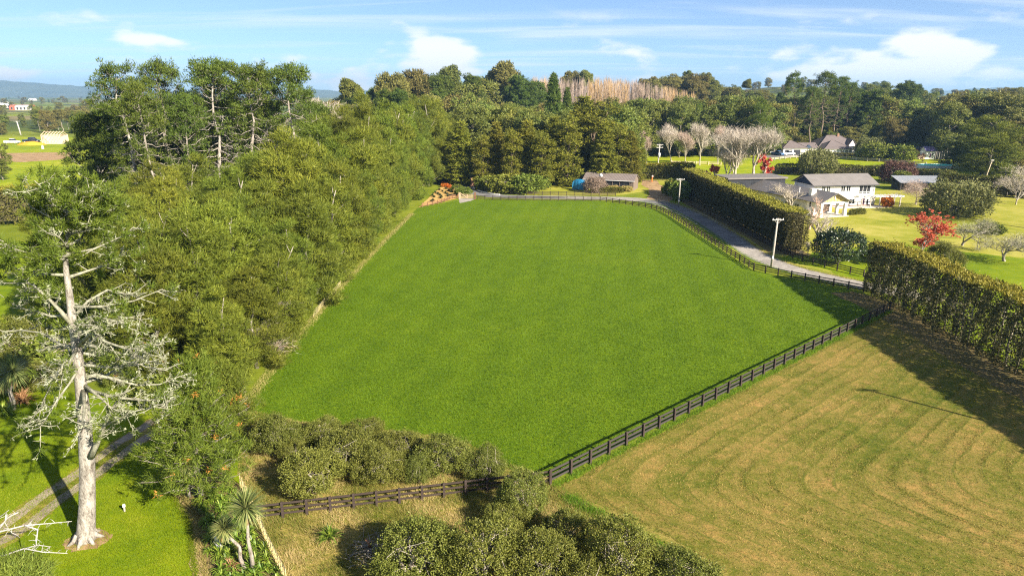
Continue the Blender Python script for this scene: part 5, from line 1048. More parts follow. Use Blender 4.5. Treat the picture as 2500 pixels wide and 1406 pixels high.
M['stubble'] = leaf_mat('stubble_blades', (.11, .125, .014), (.27, .22, .045), (.48, .33, .11), trans=.25, var=0, hue=0)
M['lawngrass'] = leaf_mat('lawn_blades', (.09, .15, .002), (.15, .205, .003), (.23, .26, .01), trans=.3, var=0, hue=0)
def edge_sward(name, label, line, w, n, L, Wd, mat, seed):
    rng = np.random.default_rng(seed); P = np.array(resample(line, .4)); k = rng.integers(0, len(P) - 1, n); C = P[k] + (P[k + 1] - P[k]) * rng.random((n, 1)) + rng.normal(size=(n, 2)) * w; C = np.concatenate([C, np.full((n, 1), .0)], 1)
    tag(link(name, np_mesh(name, leafV(C, rng.normal(size=C.shape) * .45 + np.array([0, 0, .8]), L * rng.uniform(.5, 1.4, n), Wd, rng, 3), 3, rng.uniform(0, 1, n), M[mat])), label, 'grass', kind='stuff')
edge_sward('fence_grass', 'long green grass under the black fence beside the mown paddock', [(CORNER[0] + .3, CORNER[1] - .3), (F1END[0], F1END[1] - .3)], .22, 14000, .26, .03, 'greengrass', 3)
edge_sward('fence_grass', 'long dry grass along the belt fence', [gp(594, 995), gp(764, 780), gp(901, 628), gp(1006, 522)], .35, 14000, .3, .04, 'drygrass', 4)
for k_, sd_ in ((2.5, 11), (-2.5, 12)): edge_sward('drive_grass', f'grass along the {"hedge" if k_ < 0 else "field"} side of the gravel drive', offs(resample(ROAD[1:9], 1.), k_)[::4], .32, 9000, .22, .04, 'greengrass' if k_ > 0 else 'drygrass', sd_)
edge_sward('path_grass', 'grass growing over the edge of the garden path', G((395, 1172), (432, 1228), (458, 1268), (466, 1312), (470, 1352), (476, 1392), (486, 1440)), .14, 7000, .16, .03, 'lawngrass', 9)
edge_sward('path_grass', 'dry grass on the garden side of the path', G((418, 1172), (450, 1222), (474, 1262), (482, 1310), (488, 1350), (498, 1390), (515, 1440)), .16, 5000, .2, .03, 'drygrass', 10)
edge_sward('bush_grass', 'bright grass between the bottom shrubs and the mown paddock', G((1385, 1215), (1480, 1265), (1600, 1330), (1740, 1410)), .35, 9000, .26, .03, 'greengrass', 5)
sward('field_grass', 'short lush grass covering the near part of the green field', [(-26.5, 62), (-26.5, 190), (38, 180), (40, 125), (47, 98), (53, 95.5), (3.6, 49.8), (0, 50.5), (-9, 55), (-22, 58)], 250000, .20, .04, 'fieldgrass', 6, clumpy=-.2, fade=(62, 190))
def hay(n, seed):
    """stubble lying in the mower's rows, which follow the fence and turn at the corner"""
    rng = np.random.default_rng(seed); C = rng.uniform((3, 30), (55, 90), (n * 4, 2)); X, Y = C[:, 0], C[:, 1]; d1 = X * .667 - Y * .745 + 33.76; d2 = X * .67 + Y * .74 - 37.5
    h = np.maximum(9 - np.abs(d1 - d2), 0) / 9; d = np.minimum(d1, d2) - h ** 3 * 9 / 6; keep = (d1 > .6) & (d2 > .6) & (X < 54.5); ph = d / 1.62 + .28 * np.sin(X * .31) * np.sin(Y * .27) + .55
    tri = np.abs(ph % 1 - .5); keep &= rng.random(len(C)) < .25 + 1.2 * np.clip((tri - .25) * 4, 0, 1) * (.5 + .5 * np.sin(X * .5 + Y * .23)); keep &= rng.random(len(C)) < np.clip(52 / Y, .3, 1)
    C, ph, tri = C[keep][:n], ph[keep][:n], tri[keep][:n]; k = len(C); row = np.sin(np.floor(ph) * 12.9898) * .5 + .5; t = np.clip(.25 + .35 * row + .3 * (np.sin(C[:, 0] * .4) * np.sin(C[:, 1] * .33)) + rng.normal(size=k) * .2 - .25 * (tri > .42), 0, 1)
    C = np.concatenate([C, np.full((k, 1), .012)], 1); D = rng.normal(size=(k, 3)) * .7 + np.array([0, 0, .55]); D[:, 2] = np.abs(D[:, 2]) * .8
    tag(link('hay_stubble', np_mesh('hay_stubble', leafV(C, D, .14 * rng.uniform(.5, 1.4, k), .035, rng, 3), 3, t, M['stubble'])), 'short dry stubble and cut grass lying in rows on the mown paddock', 'stubble', kind='stuff')
hay(110000, 7)
sward('lawn_grass', 'short grass over the near left lawn', G((-30, 1420), (460, 1420), (462, 1280), (400, 1180), (330, 1090), (150, 1060), (-30, 1060)), 60000, .12, .03, 'lawngrass', 8, clumpy=-.2)
# ------------------------------------------------------------------ haze
# ------------------------------------------------------------------ buildings
M['purple_door'] = plain('dark_purple_door', (.055, .025, .05), .5)
M['pinkgrey'] = leaf_mat('pink_grey_leaves', (.16, .12, .085), (.30, .22, .17), (.42, .33, .26), var=0, hue=0)
M['blossom'] = leaf_mat('yellow_blossom', (.22, .22, .05), (.46, .38, .12), (.60, .42, .22), var=.1)
def pbox(parent, name, mat, *b, **k):
    mb = MB(); mb.box(*b, **k); return mb.build(name, M[mat], parent)
def window(parent, x0, x1, y, z0, z1, axis='x', face=-1, mull=1, mat='glass', fr='whitepaint', depth=.06):
    """framed window on a wall: window (frame) > pane"""
    mb = MB(); t = .09; g = MB()
    def bar(a0, a1, c0, c1, d0, d1, m):
        if axis == 'x': m.box(a0, a1, min(d0, d1), max(d0, d1), c0, c1)
        else: m.box(min(d0, d1), max(d0, d1), a0, a1, c0, c1)
    f = y + face * depth; b = y - face * .03
    bar(x0, x1, z1 - t, z1, f, b, mb); bar(x0, x1, z0, z0 + t, f, b, mb); bar(x0, x0 + t, z0 + t, z1 - t, f, b, mb); bar(x1 - t, x1, z0 + t, z1 - t, f, b, mb)
    for i in range(1, mull): xm = x0 + (x1 - x0) * i / mull; bar(xm - .04, xm + .04, z0 + t, z1 - t, f, b, mb)
    o = mb.build('window', M[fr], parent); bar(x0 + t, x1 - t, z0 + t, z1 - t, y + face * .02, y - face * .02, g); g.build('pane', M[mat], o); return o
def gable_roof(parent, x0, x1, y0, y1, ze, zr, mat, ov=.5, along='x', t=.14, name='roof'):
    mb = MB()
    if along == 'x':
        ym = (y0 + y1) / 2; k = (zr - ze) / (ym - y0); e = ze - ov * k
        for sy in (y0 - ov, y1 + ov): pts = [(x0 - ov, sy, e), (x1 + ov, sy, e), (x1 + ov, ym, zr), (x0 - ov, ym, zr)]; mb.slab(pts if sy < ym else pts[::-1], t)
    else:
        xm = (x0 + x1) / 2; k = (zr - ze) / (xm - x0); e = ze - ov * k
        for sx in (x0 - ov, x1 + ov): pts = [(sx, y1 + ov, e), (sx, y0 - ov, e), (xm, y0 - ov, zr), (xm, y1 + ov, zr)]; mb.slab(pts if sx < xm else pts[::-1], t)
    return mb.build(name, M[mat], parent)
def gable_wall(parent, x0, x1, y0, y1, ze, zr, mat, along='x', name='wall', drop=.16):
    mb = MB(); ze -= drop; zr -= drop
    if along == 'x': ym = (y0 + y1) / 2; A = [(x0, y0, -.1), (x0, y1, -.1), (x0, y1, ze), (x0, ym, zr), (x0, y0, ze)]; B = [(x1, p[1], p[2]) for p in A]
    else: xm = (x0 + x1) / 2; A = [(x1, y0, -.1), (x0, y0, -.1), (x0, y0, ze), (xm, y0, zr), (x1, y0, ze)]; B = [(p[0], y1, p[2]) for p in A]
    n = 5; mb.add(A + B, [tuple(range(n))[::-1], tuple(range(n, 2 * n))] + [(i, (i + 1) % n, n + (i + 1) % n, n + i) for i in range(n)]); return mb.build(name, M[mat], parent)
def hip_roof(parent, x0, x1, y0, y1, ze, zr, mat, ov=.6, name='roof', ridge=None):
    x0 -= ov; x1 += ov; y0 -= ov; y1 += ov; w = min(x1 - x0, y1 - y0) / 2
    if x1 - x0 >= y1 - y0: a, b = (x0 + w, (y0 + y1) / 2, zr), (x1 - w, (y0 + y1) / 2, zr)
    else: a, b = ((x0 + x1) / 2, y0 + w, zr), ((x0 + x1) / 2, y1 - w, zr)
    if math.dist(a, b) < .02: b = (b[0] + .02, b[1] + .02, b[2])
    mb = MB(); V = [(x0, y0, ze), (x1, y0, ze), (x1, y1, ze), (x0, y1, ze), a, b]; V += [(p[0], p[1], ze - .2) for p in V[:4]]
    if x1 - x0 >= y1 - y0: F = [(0, 1, 5, 4), (1, 2, 5), (2, 3, 4, 5), (3, 0, 4)]
    else: F = [(0, 1, 4), (1, 2, 5, 4), (2, 3, 5), (3, 0, 4, 5)]
    F += [(0, 6, 7, 1), (1, 7, 8, 2), (2, 8, 9, 3), (3, 9, 6, 0), (6, 9, 8, 7)]; mb.add(V, F); o = mb.build(name, M[mat], parent)
    c = MB()
    for p, q in ((V[0], a), (V[3], a), (V[1], b), (V[2], b), (a, b)) if x1 - x0 >= y1 - y0 else ((V[0], a), (V[1], a), (V[2], b), (V[3], b), (a, b)): c.tube([(p[0], p[1], p[2] + .03), (q[0], q[1], q[2] + .05)], .11, 5)
    c.build('ridge_cap', M['roof_cap'], o); return o
M['orange_paint'] = plain('orange_paint', (.75, .16, .02), .5); M['pink_paint'] = plain('pale_pink', (.65, .42, .38), .6); M['tank'] = plain('tank_plastic', (.035, .05, .065), .5)
M['ochre'] = plain('orange_soil', (.70, .30, .03), .9, .1, .2, .6, .3); M['roof_red'] = plain('red_roof', (.45, .12, .07), .6); M['purple_roof'] = plain('purple_roof', (.25, .20, .42), .6); M['shed_green'] = plain('green_boards', (.02, .07, .055), .6)
M['roof_cap'] = plain('ridge_capping', (.16, .125, .12), .6)
# --- taupe barn
def barn():
    a = Vector((*gp(1425, 460.5), 0)); b = Vector((*gp(1546, 466.5), 0)); L = (b - a).length; r = empty('barn', a, math.atan2(b.y - a.y, b.x - a.x), 'long taupe metal shed with low gable roof and pale gutter beyond the field', 'building')
    W_ = 7.6; gable_wall(r, 0, L, 0, W_, 3.35, 4.95, 'clad'); gable_roof(r, 0, L, 0, W_, 3.4, 5.0, 'roof_taupe', .35)
    pbox(r, 'gutter', 'gutter', -.35, L + .35, -.52, -.40, 3.02, 3.18)
    for i in range(30): x = .3 + (L - .6) * i / 29; pbox(r, 'cladding_rib', 'clad', x - .04, x + .04, -.035, .0, .05, 3.0) if not (7.2 < x < 14.6) else None
    pbox(r, 'door_opening', 'black', 7.4, L - 1.4, -.05, -.005, .9, 2.75); window(r, 6.0, 9.2, -.055, .5, 2.5, mull=3, fr='black'); window(r, L - 3.6, L - 1.6, -.055, 1.0, 2.5, mull=2, fr='black')
    for x in (7.2, 9.6, 12.0, L - 1.2): pbox(r, 'post', 'clad', x - .09, x + .09, -.24, -.06, 0, 3.05)
    pbox(r, 'side_door', 'clad', L + .002, L + .04, W_ - 1.6, W_ - .6, 0, 2.1)
    o = empty('satellite_dish', r.matrix_basis @ Vector((5.6, .5, 3.55)), r.rotation_euler.z, 'white satellite dish on the taupe barn roof', 'dish'); mb = MB(); n = 14; V = [(0, 0, .9)] + [(math.cos(2 * math.pi * k / n) * .55, -.22, .9 + math.sin(2 * math.pi * k / n) * .65) for k in range(n)]; V += [(p[0], p[1] + .05, p[2]) for p in V]
    mb.add(V, [(0, 1 + k, 1 + (k + 1) % n) for k in range(n)] + [(n + 1, n + 2 + (k + 1) % n, n + 2 + k) for k in range(n)] + [(1 + k, n + 2 + k, n + 2 + (k + 1) % n, 1 + (k + 1) % n) for k in range(n)]); mb.build('dish', M['whitepaint'], o, True); mb = MB(); mb.tube([(0, .05, .9), (0, .2, .4), (0, .2, -.2)], .05, 6); mb.tube([(0, 0, .7), (.1, -.5, .75)], .03, 5); mb.build('mast', M['grey_timber'], o)
    t = empty('covered_boat', (*gp(1416, 464), 0), 1.0, 'blue tarpaulin covered boat parked left of the taupe barn', 'boat'); mb = MB(); V = []; n = 9
    for i, (y, w, h) in enumerate([(-2.2, 1.0, 2.6), (-1.6, 1.25, 3.3), (0, 1.4, 3.55), (1.6, 1.3, 3.4), (2.4, 1.0, 2.8)]):
        for k in range(n): q = math.pi * k / (n - 1); V.append((math.cos(q) * w, y, max(.25, math.sin(q) ** .55 * h)))
    mb.add(V, [(i * n + k, i * n + k + 1, (i + 1) * n + k + 1, (i + 1) * n + k) for i in range(4) for k in range(n - 1)] + [tuple(range(n)), tuple(range(4 * n, 5 * n))[::-1]]); mb.build('cover', M['blue'], t, True); mb = MB(); mb.box(-1.3, 1.3, -2.1, 2.2, .12, .28); mb.build('trailer', M['grey_timber'], t)
    for sx in (-1.25, 1.25): mb = MB(); mb.tube([(sx - .1, .3, .3), (sx + .1, .3, .3)], .32, 12); mb.build('wheel', M['rubber'], t)
M['rubber'] = plain('tyre_rubber', (.02, .02, .02), .8)
barn()
x, y = gp(1452, 470); put('grey_shrub', x, y, 4.4, 'weeping_shrub', 'pinkish grey weeping shrub at the left front of the barn', 'shrub', wide=.85, var=1, crown=recolour('grey_shrub', 1, 'pinkgrey'))
for i, (px, by) in enumerate([(1478, 465), (1500, 466), (1522, 467), (1533, 468)]):
    x, y = gp(px, by); put('shrub', x, y, 1.6, 'flowering_shrub', f'yellowish flowering plant between the clipped hedge and the barn, {ordn(i)} from left', 'shrub', 'flowering plants by the barn', 1.3, crown=recolour('shrub', i % 2, 'blossom'), var=i % 2)
# --- cream two storey house
def cream_house():
    before = None
    def wing_parts(): return [o for o in r.children if o.name not in before]
    r = empty('cream_house', (81.9, 172.6, 0), R(8), 'cream two storey house with grey gable roofs and open front porch', 'house')
    # main block
    gable_wall(r, 3.4, 21.6, 15.2, 25.4, 6.3, 8.5, 'white', name='main_wall'); gable_roof(r, 3.4, 21.6, 15.2, 25.4, 6.3, 8.5, 'roof_grey', .75, name='main_roof')
    pbox(r, 'fascia', 'black', 2.65, 22.35, 14.36, 14.43, 5.72, 5.96); mb = MB(); mb.poly([(3.36, 15.3, 6.0), (3.36, 25.3, 6.0), (3.36, 20.3, 8.2)][::-1]); mb.slab([(3.38, 15.3, 6.05), (3.0, 15.3, 6.05), (3.0, 25.3, 6.05), (3.38, 25.3, 6.05)], .06); mb.build('gable_shade', M['navy'], r)  # dark blue triangle paints the left gable's shade into its colour
    for x in (11.3, 12.9): window(r, x, x + 1.35, 15.2, 4.15, 5.75, mull=2)
    for x in (5.6, 7.0): window(r, x, x + 1.15, 15.2, 4.1, 5.7, mull=2)
    w = window(r, 16.8, 20.3, 15.2, 3.35, 5.75, mull=3); pbox(r, 'balcony', 'white', 16.4, 20.7, 14.2, 15.14, 3.05, 3.22)
    for i in range(14): x = 16.45 + 4.2 * i / 13; pbox(r, 'baluster', 'whitepaint', x - .02, x + .02, 14.22, 14.26, 3.22, 4.1)
    pbox(r, 'handrail', 'whitepaint', 16.4, 20.7, 14.19, 14.29, 4.1, 4.17); pbox(r, 'door', 'purple_door', 18.0, 18.95, 15.12, 15.2, .05, 2.15); window(r, 19.4, 20.2, 15.2, .4, 2.1); window(r, 14.2, 16.0, 15.2, .6, 2.1, mull=2)
    pbox(r, 'plinth', 'brick_cap', 3.45, 21.66, 15.08, 15.16, 0, .42); pbox(r, 'downpipe', 'black', 21.2, 21.28, 15.08, 15.16, 0, 6.); pbox(r, 'patio', 'concrete', 9, 25, 11.6, 15.0, .0, .10)
    # front wing with open porch, turned a little from the main block
    before = {o.name for o in r.children}
    zr, ze = 6.15, 4.15
    gable_wall(r, -4, 4, 5.2, 31, ze, zr, 'white', 'y', 'wing_wall'); gable_roof(r, -4, 4, 0, 31, ze, zr, 'roof_greyy', .85, 'y', name='wing_roof')
    mb = MB(); A = [(-3.95, .25, 3.75), (3.95, .25, 3.75), (0, .25, 5.75)]; B = [(p[0], .38, p[2]) for p in A]; mb.add(A + B, [(0, 1, 2), (5, 4, 3), (0, 3, 4, 1), (1, 4, 5, 2), (2, 5, 3, 0)]); o = mb.build('gable_boards', M['cream'], r)
    for i in range(7): x = -3 + i; z1 = 5.7 - abs(x) * .5; pbox(o, 'batten', 'timber_brown', x - .04, x + .04, .21, .248, 3.78, z1 - .12)
    pbox(r, 'beam', 'whitepaint', -4.15, 4.15, .08, .24, 3.40, 3.76); pbox(r, 'lamp', 'whitepaint', -.12, .12, .02, .2, 4.5, 5.2)
    for x in (-3.85, 3.55): pbox(r, 'column', 'white', x - .38, x + .38, -.2, .56, 0, 3.40, top=(.06, .06))
    for x in (-3.85, 3.55): pbox(r, 'column', 'white', x - .3, x + .3, 2.6, 3.2, 0, 3.6)
    pbox(r, 'porch_floor', 'concrete', -4.4, 4.4, -.6, 5.2, 0, .12); pbox(r, 'fireplace', 'white', -2.2, .6, 4.6, 5.14, .12, 3.2)
    for i in range(4): pbox(r, 'niche', 'black', -3.2 + i * 1.0, -2.8 + i * 1.0, 5.12, 5.19, 1.9, 3.1) if i in (0, 3) else None
    window(r, 1.4, 3.3, 5.2, .2, 2.4, mull=2)
    for y in (8., 12., 17., 22., 27.): window(r, y, y + 1.8, -4., .9, 2.3, 'y', -1, 2)
    c = pbox(r, 'chimney', 'white', -2.75, -1.35, 5.4, 6.5, 4.2, 6.4); pbox(c, 'cap', 'concrete', -2.85, -1.25, 5.3, 6.6, 6.4, 6.55); mb = MB(); mb.tube([(-2.4, 10.5, 4.8), (-2.4, 10.5, 6.3)], .12, 8); mb.build('flue', M['gutter'], r)
    for o in wing_parts(): o.rotation_euler.z = R(9)
    # dark rear block
    pbox(r, 'rear_wall', 'black', -15, 2.5, 29, 38, -.1, 6.3); pbox(r, 'rear_roof', 'roof_greyy', -15.5, 3.0, 28.5, 38.5, 6.3, 6.75)
    for x in (-12, -8, -4): window(r, x, x + 2.2, 29, 3.4, 5.6, mull=2, fr='black')
    # pergola
    p = empty('pergola', r.matrix_basis @ Vector((21.8, 12.5, 0)), R(8), 'white curved pergola at the right end of the cream house', 'pergola')
    for x in (0., 6.2):
        for y in (.2, 2.6): pbox(p, 'post', 'grey_timber', x - .13, x + .13, y - .13, y + .13, 0, 2.75)
    for y in (.2, 2.6): pbox(p, 'beam', 'whitepaint', -6.5, 7.2, y - .08, y + .08, 2.75, 3.0)
    for i in range(12): x = -6 + i * 1.15; pbox(p, 'rafter', 'whitepaint', x - .05, x + .05, -.4, 3.2, 3.0, 3.14)
    for i, x in enumerate((-5.4, -2.8)):
        mb = MB(); mb.tube([(x, .1, 2.7), (x + .5, -.2, 3.1), (x + 1.2, -.35, 3.2), (x + 2.1, -.35, 3.0)], .07, 6); mb.build('arch', M['grey_timber'], p)
        pbox(p, 'post', 'grey_timber', x - .12, x + .12, 0, .25, 0, 2.75)
cream_house()
# --- corrugated shed: each roof sheet a piece
def shed():
    x0, y0 = gp(2177, 462, 0); a = Vector((126, 222, 0)); r = empty('garden_shed', a, R(-3), 'low open shed with silver corrugated roof behind the cream house', 'building'); L, Wd = 15.6, 6.2
    pbox(r, 'back_wall', 'black', 0, L, Wd - .2, Wd, -.1, 3.6); pbox(r, 'side_wall', 'black', 0, .15, 0, Wd - .2, -.1, 2.4); pbox(r, 'side_wall', 'black', L - .15, L, 0, Wd - .2, -.1, 2.4)
    for i in range(5): x = .3 + (L - .6) * i / 4; pbox(r, 'post', 'timber_dark', x - .1, x + .1, .3, .5, -.1, 2.5)
    n = 18; w = (L + .8) / n; mb = MB(); k = 8; V = []; F = []
    for j in range(k + 1):
        x = w * j / k; h = .07 * math.sin(2 * math.pi * j / 4)
        for yy, zz in ((-.5, 2.55), (Wd + .4, 4.15)): V.append((x, yy, zz + h))
    mb.add(V, [(2 * j, 2 * j + 2, 2 * j + 3, 2 * j + 1) for j in range(k)]); me = mb.mesh('roof_sheet', M['roof_silver'])
    for i in range(n): o = link('roof_sheet', me, r); o.location = (-.4 + i * w, 0, (i % 2) * .004)
shed()
mb = MB(); t = empty('water_tank', (*gp(2368, 478), 0), 0, 'dark round water tank half hidden by the right hand hedge', 'tank'); mb.tube([(0, 0, -.1), (0, 0, 2.6)], 2.0, 22); mb.build('body', M['tank'], t, True); mb = MB(); mb.tube([(0, 0, 2.6), (0, 0, 3.1), (0, 0, 3.15)], [2.05, .5, .4], 22); mb.build('lid', M['navy'], t, True)
# --- far house
def far_house():
    r = empty('far_house', (160, 357, 0), R(4), 'sprawling single storey house with brown tiled hip roofs across the pasture', 'house')
    pbox(r, 'garage_wall', 'white', -21, -9, 0, 11, -.1, 3.7); hip_roof(r, -21, -9, 0, 11, 3.75, 7.0, 'roof_tile', name='garage_roof'); pbox(r, 'garage_door', 'black', -20.2, -16.6, -.06, -.003, 0, 2.9); pbox(r, 'garage_door', 'black', -15.6, -12.0, -.06, -.003, 0, 2.9)
    pbox(r, 'link_wall', 'white', -8.9, -1, 4, 12, -.1, 3.5); gable_roof(r, -9.5, -1, 4, 12, 3.6, 5.8, 'roof_tile', .5, name='link_roof'); pbox(r, 'link_gable', 'navy', -8.0, -4.5, 3.2, 3.9, 3.2, 5.0, top=(1.4, .0))
    pbox(r, 'main_wall', 'white', 2, 22, 6, 20, -.1, 4.0); hip_roof(r, 1, 22, 6, 20, 4.1, 9.2, 'roof_tile', .8, name='main_roof')
    pbox(r, 'front_wall', 'white', 0, 13, -2, 5.95, -.1, 3.3); hip_roof(r, 0, 13, -2, 9, 3.4, 7.0, 'roof_tile', .7, name='front_roof')
    g = pbox(r, 'gablet', 'white', 16.2, 19.4, 4.6, 9, 4.0, 4.6); mb = MB(); A = [(15.9, 4.55, 4.5), (19.7, 4.55, 4.5), (17.8, 4.55, 7.4)]; B = [(p[0], 12, p[2]) for p in A]; mb.add(A + B, [(0, 1, 2), (5, 4, 3), (0, 3, 4, 1), (1, 4, 5, 2), (2, 5, 3, 0)]); mb.build('gablet_front', M['white'], r)
    mb = MB(); mb.slab([(15.4, 4.2, 4.2), (17.8, 4.2, 7.7), (17.8, 12, 7.7), (15.4, 12, 4.2)][::-1], .15); mb.slab([(20.2, 4.2, 4.2), (20.2, 12, 4.2), (17.8, 12, 7.7), (17.8, 4.2, 7.7)][::-1], .15); mb.build('gablet_roof', M['roof_tile'], r)
    c = pbox(r, 'chimney', 'brick', 13.2, 14.2, 12, 13, 8, 10.2)
    for x in (1.2, 4.4, 8.2, 10.6): window(r, x, x + 1.6, -2, .8, 2.6, mull=2)
    for x in (14.2, 17.0, 19.6): window(r, x, x + 2.0, 6, .3, 2.9, mull=2)
    p = empty('pergola', r.matrix_basis @ Vector((14.5, -1.2, 0)), R(4), 'pale pergola on posts at the right end of the far house', 'pergola')
    for x in (0, 5, 10):
        for y in (0, 6): pbox(p, 'post', 'white', x - .3, x + .3, y - .3, y + .3, 0, 3.6)
    for y in (0, 6): pbox(p, 'beam', 'white', -.5, 10.5, y - .2, y + .2, 3.6, 4.0)
    for i in range(9): x = i * 1.25; pbox(p, 'rafter', 'grey_timber', x - .1, x + .1, -.8, 6.8, 4.0, 4.25)
far_house()
patch('far_forecourt', G((1862, 386), (1950, 384), (1960, 374), (1862, 372)), .03, M['asphalt'], 2., .2, 31)
# --- vehicles
def vehicle(name, label, pos, rz, paint, cat, L=4.6, Wd=1.8, kind='car', sc=1.):
    r = empty(name, (*pos, 0), rz, label, cat); r.scale = (sc,) * 3
    prof = {'car': [(-L / 2, .35), (L / 2, .35), (L / 2, .72), (L * .28, .92), (-L * .5, .95)], 'ute': [(-L / 2, .42), (L / 2, .42), (L / 2, .9), (L * .25, 1.05), (-L / 2, 1.05)], 'van': [(-L / 2, .4), (L / 2, .4), (L / 2, 1.1), (L * .42, 1.2), (-L / 2, 1.2)]}[kind]
    cab = {'car': [(-L * .42, .94), (L * .27, .92), (L * .10, 1.45), (-L * .32, 1.48)], 'ute': [(-L * .12, 1.05), (L * .27, 1.05), (L * .14, 1.75), (-L * .08, 1.78)], 'van': [(-L * .5, 1.2), (L * .42, 1.2), (L * .30, 2.4), (-L * .5, 2.45)]}[kind]
    def ext(p, w0, w1, nm, m, par):
        mb = MB(); n = len(p); zs = [q[1] for q in p]; lo, hi = min(zs), max(zs)
        wv = lambda z: w0 + (w1 - w0) * (z - lo) / max(1e-6, hi - lo)
        mb.add([(x, -wv(z), z) for x, z in p] + [(x, wv(z), z) for x, z in p], [tuple(range(n))[::-1], tuple(range(n, 2 * n))] + [(i, (i + 1) % n, n + (i + 1) % n, n + i) for i in range(n)]); return mb.build(nm, m, par)
    body = ext(prof, Wd / 2, Wd / 2 - .03, 'body', paint, r); c = ext(cab, Wd / 2 - .06, Wd / 2 - .22, 'cabin', paint if kind == 'van' else M['glass'], r)
    if kind != 'van': rt = cab[2:]; mb = MB(); mb.box(min(rt[0][0], rt[1][0]), max(rt[0][0], rt[1][0]), -Wd / 2 + .2, Wd / 2 - .2, rt[0][1] - .02, rt[1][1] + .05); mb.build('roof', paint, r)
    else: mb = MB(); mb.add([(L * .425, -.7, 1.25), (L * .425, .7, 1.25), (L * .318, .62, 2.3), (L * .318, -.62, 2.3)], [(0, 1, 2, 3)]); mb.build('windscreen', M['glass'], r)
    for sx in (-L * .31, L * .32):
        for sy in (-Wd / 2 + .08, Wd / 2 - .08):
            mb = MB(); mb.tube([(sx, sy - .11, .34), (sx, sy + .11, .34)], .34, 14); w = mb.build('wheel', M['rubber'], r); mb = MB(); mb.tube([(sx, sy - .12, .34), (sx, sy + .12, .34)], .19, 10); mb.build('rim', M['gutter'], w)
    for sy in (-Wd / 2 + .3, Wd / 2 - .3): mb = MB(); mb.box(L / 2 - .04, L / 2 + .02, sy - .18, sy + .18, .58, .7); mb.build('headlight', M['whitepaint'], r)
white_car = plain('white_car_paint', (.78, .78, .78), .25, .6, .02); dark_car = plain('dark_car_paint', (.02, .025, .035), .2, .7, .1); blue_car = plain('blue_car_paint', (.05, .14, .32), .25, .6, .1)
vehicle('camper_truck', 'white box truck parked left of the far house garage', gp(1883, 376), R(80), white_car, 'truck', 7., 2.4, 'van', 1.25)
vehicle('dark_car', 'dark blue car parked in front of the far house garage', gp(1899, 379.5), R(-60), blue_car, 'car', 4.8, 1.9, 'ute', 1.3)
vehicle('white_car', 'white utility car parked at the far house garage door', gp(1924, 379.5), R(20), white_car, 'car', 5., 1.9, 'ute', 1.35)
vehicle('white_car', 'white car parked on the far left pasture', gp(30, 351), R(5), white_car, 'car', 4.9, 1.9, 'ute', 1.7)
vehicle('dark_car', 'dark pickup parked behind the orange mound on the far left pasture', gp(78, 349), R(-10), dark_car, 'car', 5.6, 2.0, 'ute', 1.9)
# --- power poles
def power_pole(p, h, label, arm=2.2, rz=0., lean=(0, 0), mat='concrete', extra=False, r0=.2):
    r = empty('power_pole', (*p, 0), rz, label, 'pole'); mb = MB(); mb.tube([(0, 0, -.2), (lean[0] * .5, lean[1] * .5, h * .5), (*lean, h)], [r0, r0 * .85, r0 * .62], 8); mb.build('pole', M[mat], r, True)
    zs = (h - .25,) if not extra else (h - .3, h - 1.3)
    for z in zs:
        a = pbox(r, 'crossarm', 'dead_white', lean[0] - arm / 2, lean[0] + arm / 2, lean[1] - .22, lean[1] - .10, z - .09, z + .09)
        for i in range(4): x = lean[0] - arm / 2 + .12 + (arm - .24) * i / 3; mb = MB(); mb.tube([(x, lean[1] - .16, z + .09), (x, lean[1] - .16, z + .17), (x, lean[1] - .16, z + .26)], [.04, .08, .05], 8); mb.build('insulator', M['whitepaint'], a)
    for sx in (-1, 1): mb = MB(); mb.tube([(lean[0] + sx * arm * .3, lean[1] - .13, zs[0] - .08), (lean[0], lean[1] - .13, zs[0] - .75)], .03, 5); mb.build('brace', M['grey_timber'], r)
    if extra: mb = MB(); mb.tube([(.45, -.1, h * .62), (.45, -.1, h * .74)], .42, 12); mb.build('transformer', M['gutter'], r, True); pbox(r, 'bracket', 'grey_timber', -.1, .5, -.16, -.04, h * .60, h * .62)
    else: pbox(r, 'number_plate', 'gutter', -.14, .14, -r0 - .05, -r0 - .01, 1.6, 2.1)
    return r
p = gp(1883, 652); power_pole(p, 8.9, 'tall wooden power pole standing in the gravel drive beside the field fence', 2.1, R(4), (.25, 0), 'grey_timber', r0=.24)
p = gp(1656, 506); power_pole(p, vp(1657, 436, p[1])[2], 'power pole at the far end of the tall clipped hedge', 2.2, R(-4), (.1, 0), 'grey_timber')
p = gp(1603, 436); power_pole(p, vp(1608, 352, p[1])[2], 'white power pole with transformer beyond the barn', 2.4, R(5), (.5, 0), 'dead_white', True, .26)
p = gp(51, 330); power_pole(p, vp(45, 296, p[1])[2], 'pale power pole in the far left pasture', 4.5, R(0), (-1.2, 0), 'dead_white', False, .55)
p = gp(2400, 452); power_pole(p, vp(2411, 390, p[1])[2], 'leaning thin pole in front of the rounded conifer', 1.0, R(0), (1.6, 0), 'timber_pale', False, .16)
power_pole((58.5, 47.0), 16.2, 'tall power pole beside the near hedge just outside the right edge', 2.2, 0., (0, 0), 'grey_timber')
p = gp(1592, 444); r = empty('marker_figure', (*p, 0), 0, 'orange post with a pale pink top beside the white power pole', 'post'); pbox(r, 'post', 'orange_paint', -.2, .2, -.2, .2, -.1, 1.5, top=(.06, .06)); mb = MB(); mb.tube([(0, 0, 1.5), (0, 0, 1.75), (0, 0, 2.1), (0, 0, 2.3)], [.2, .38, .34, .12], 10); mb.build('top', M['pink_paint'], r, True)
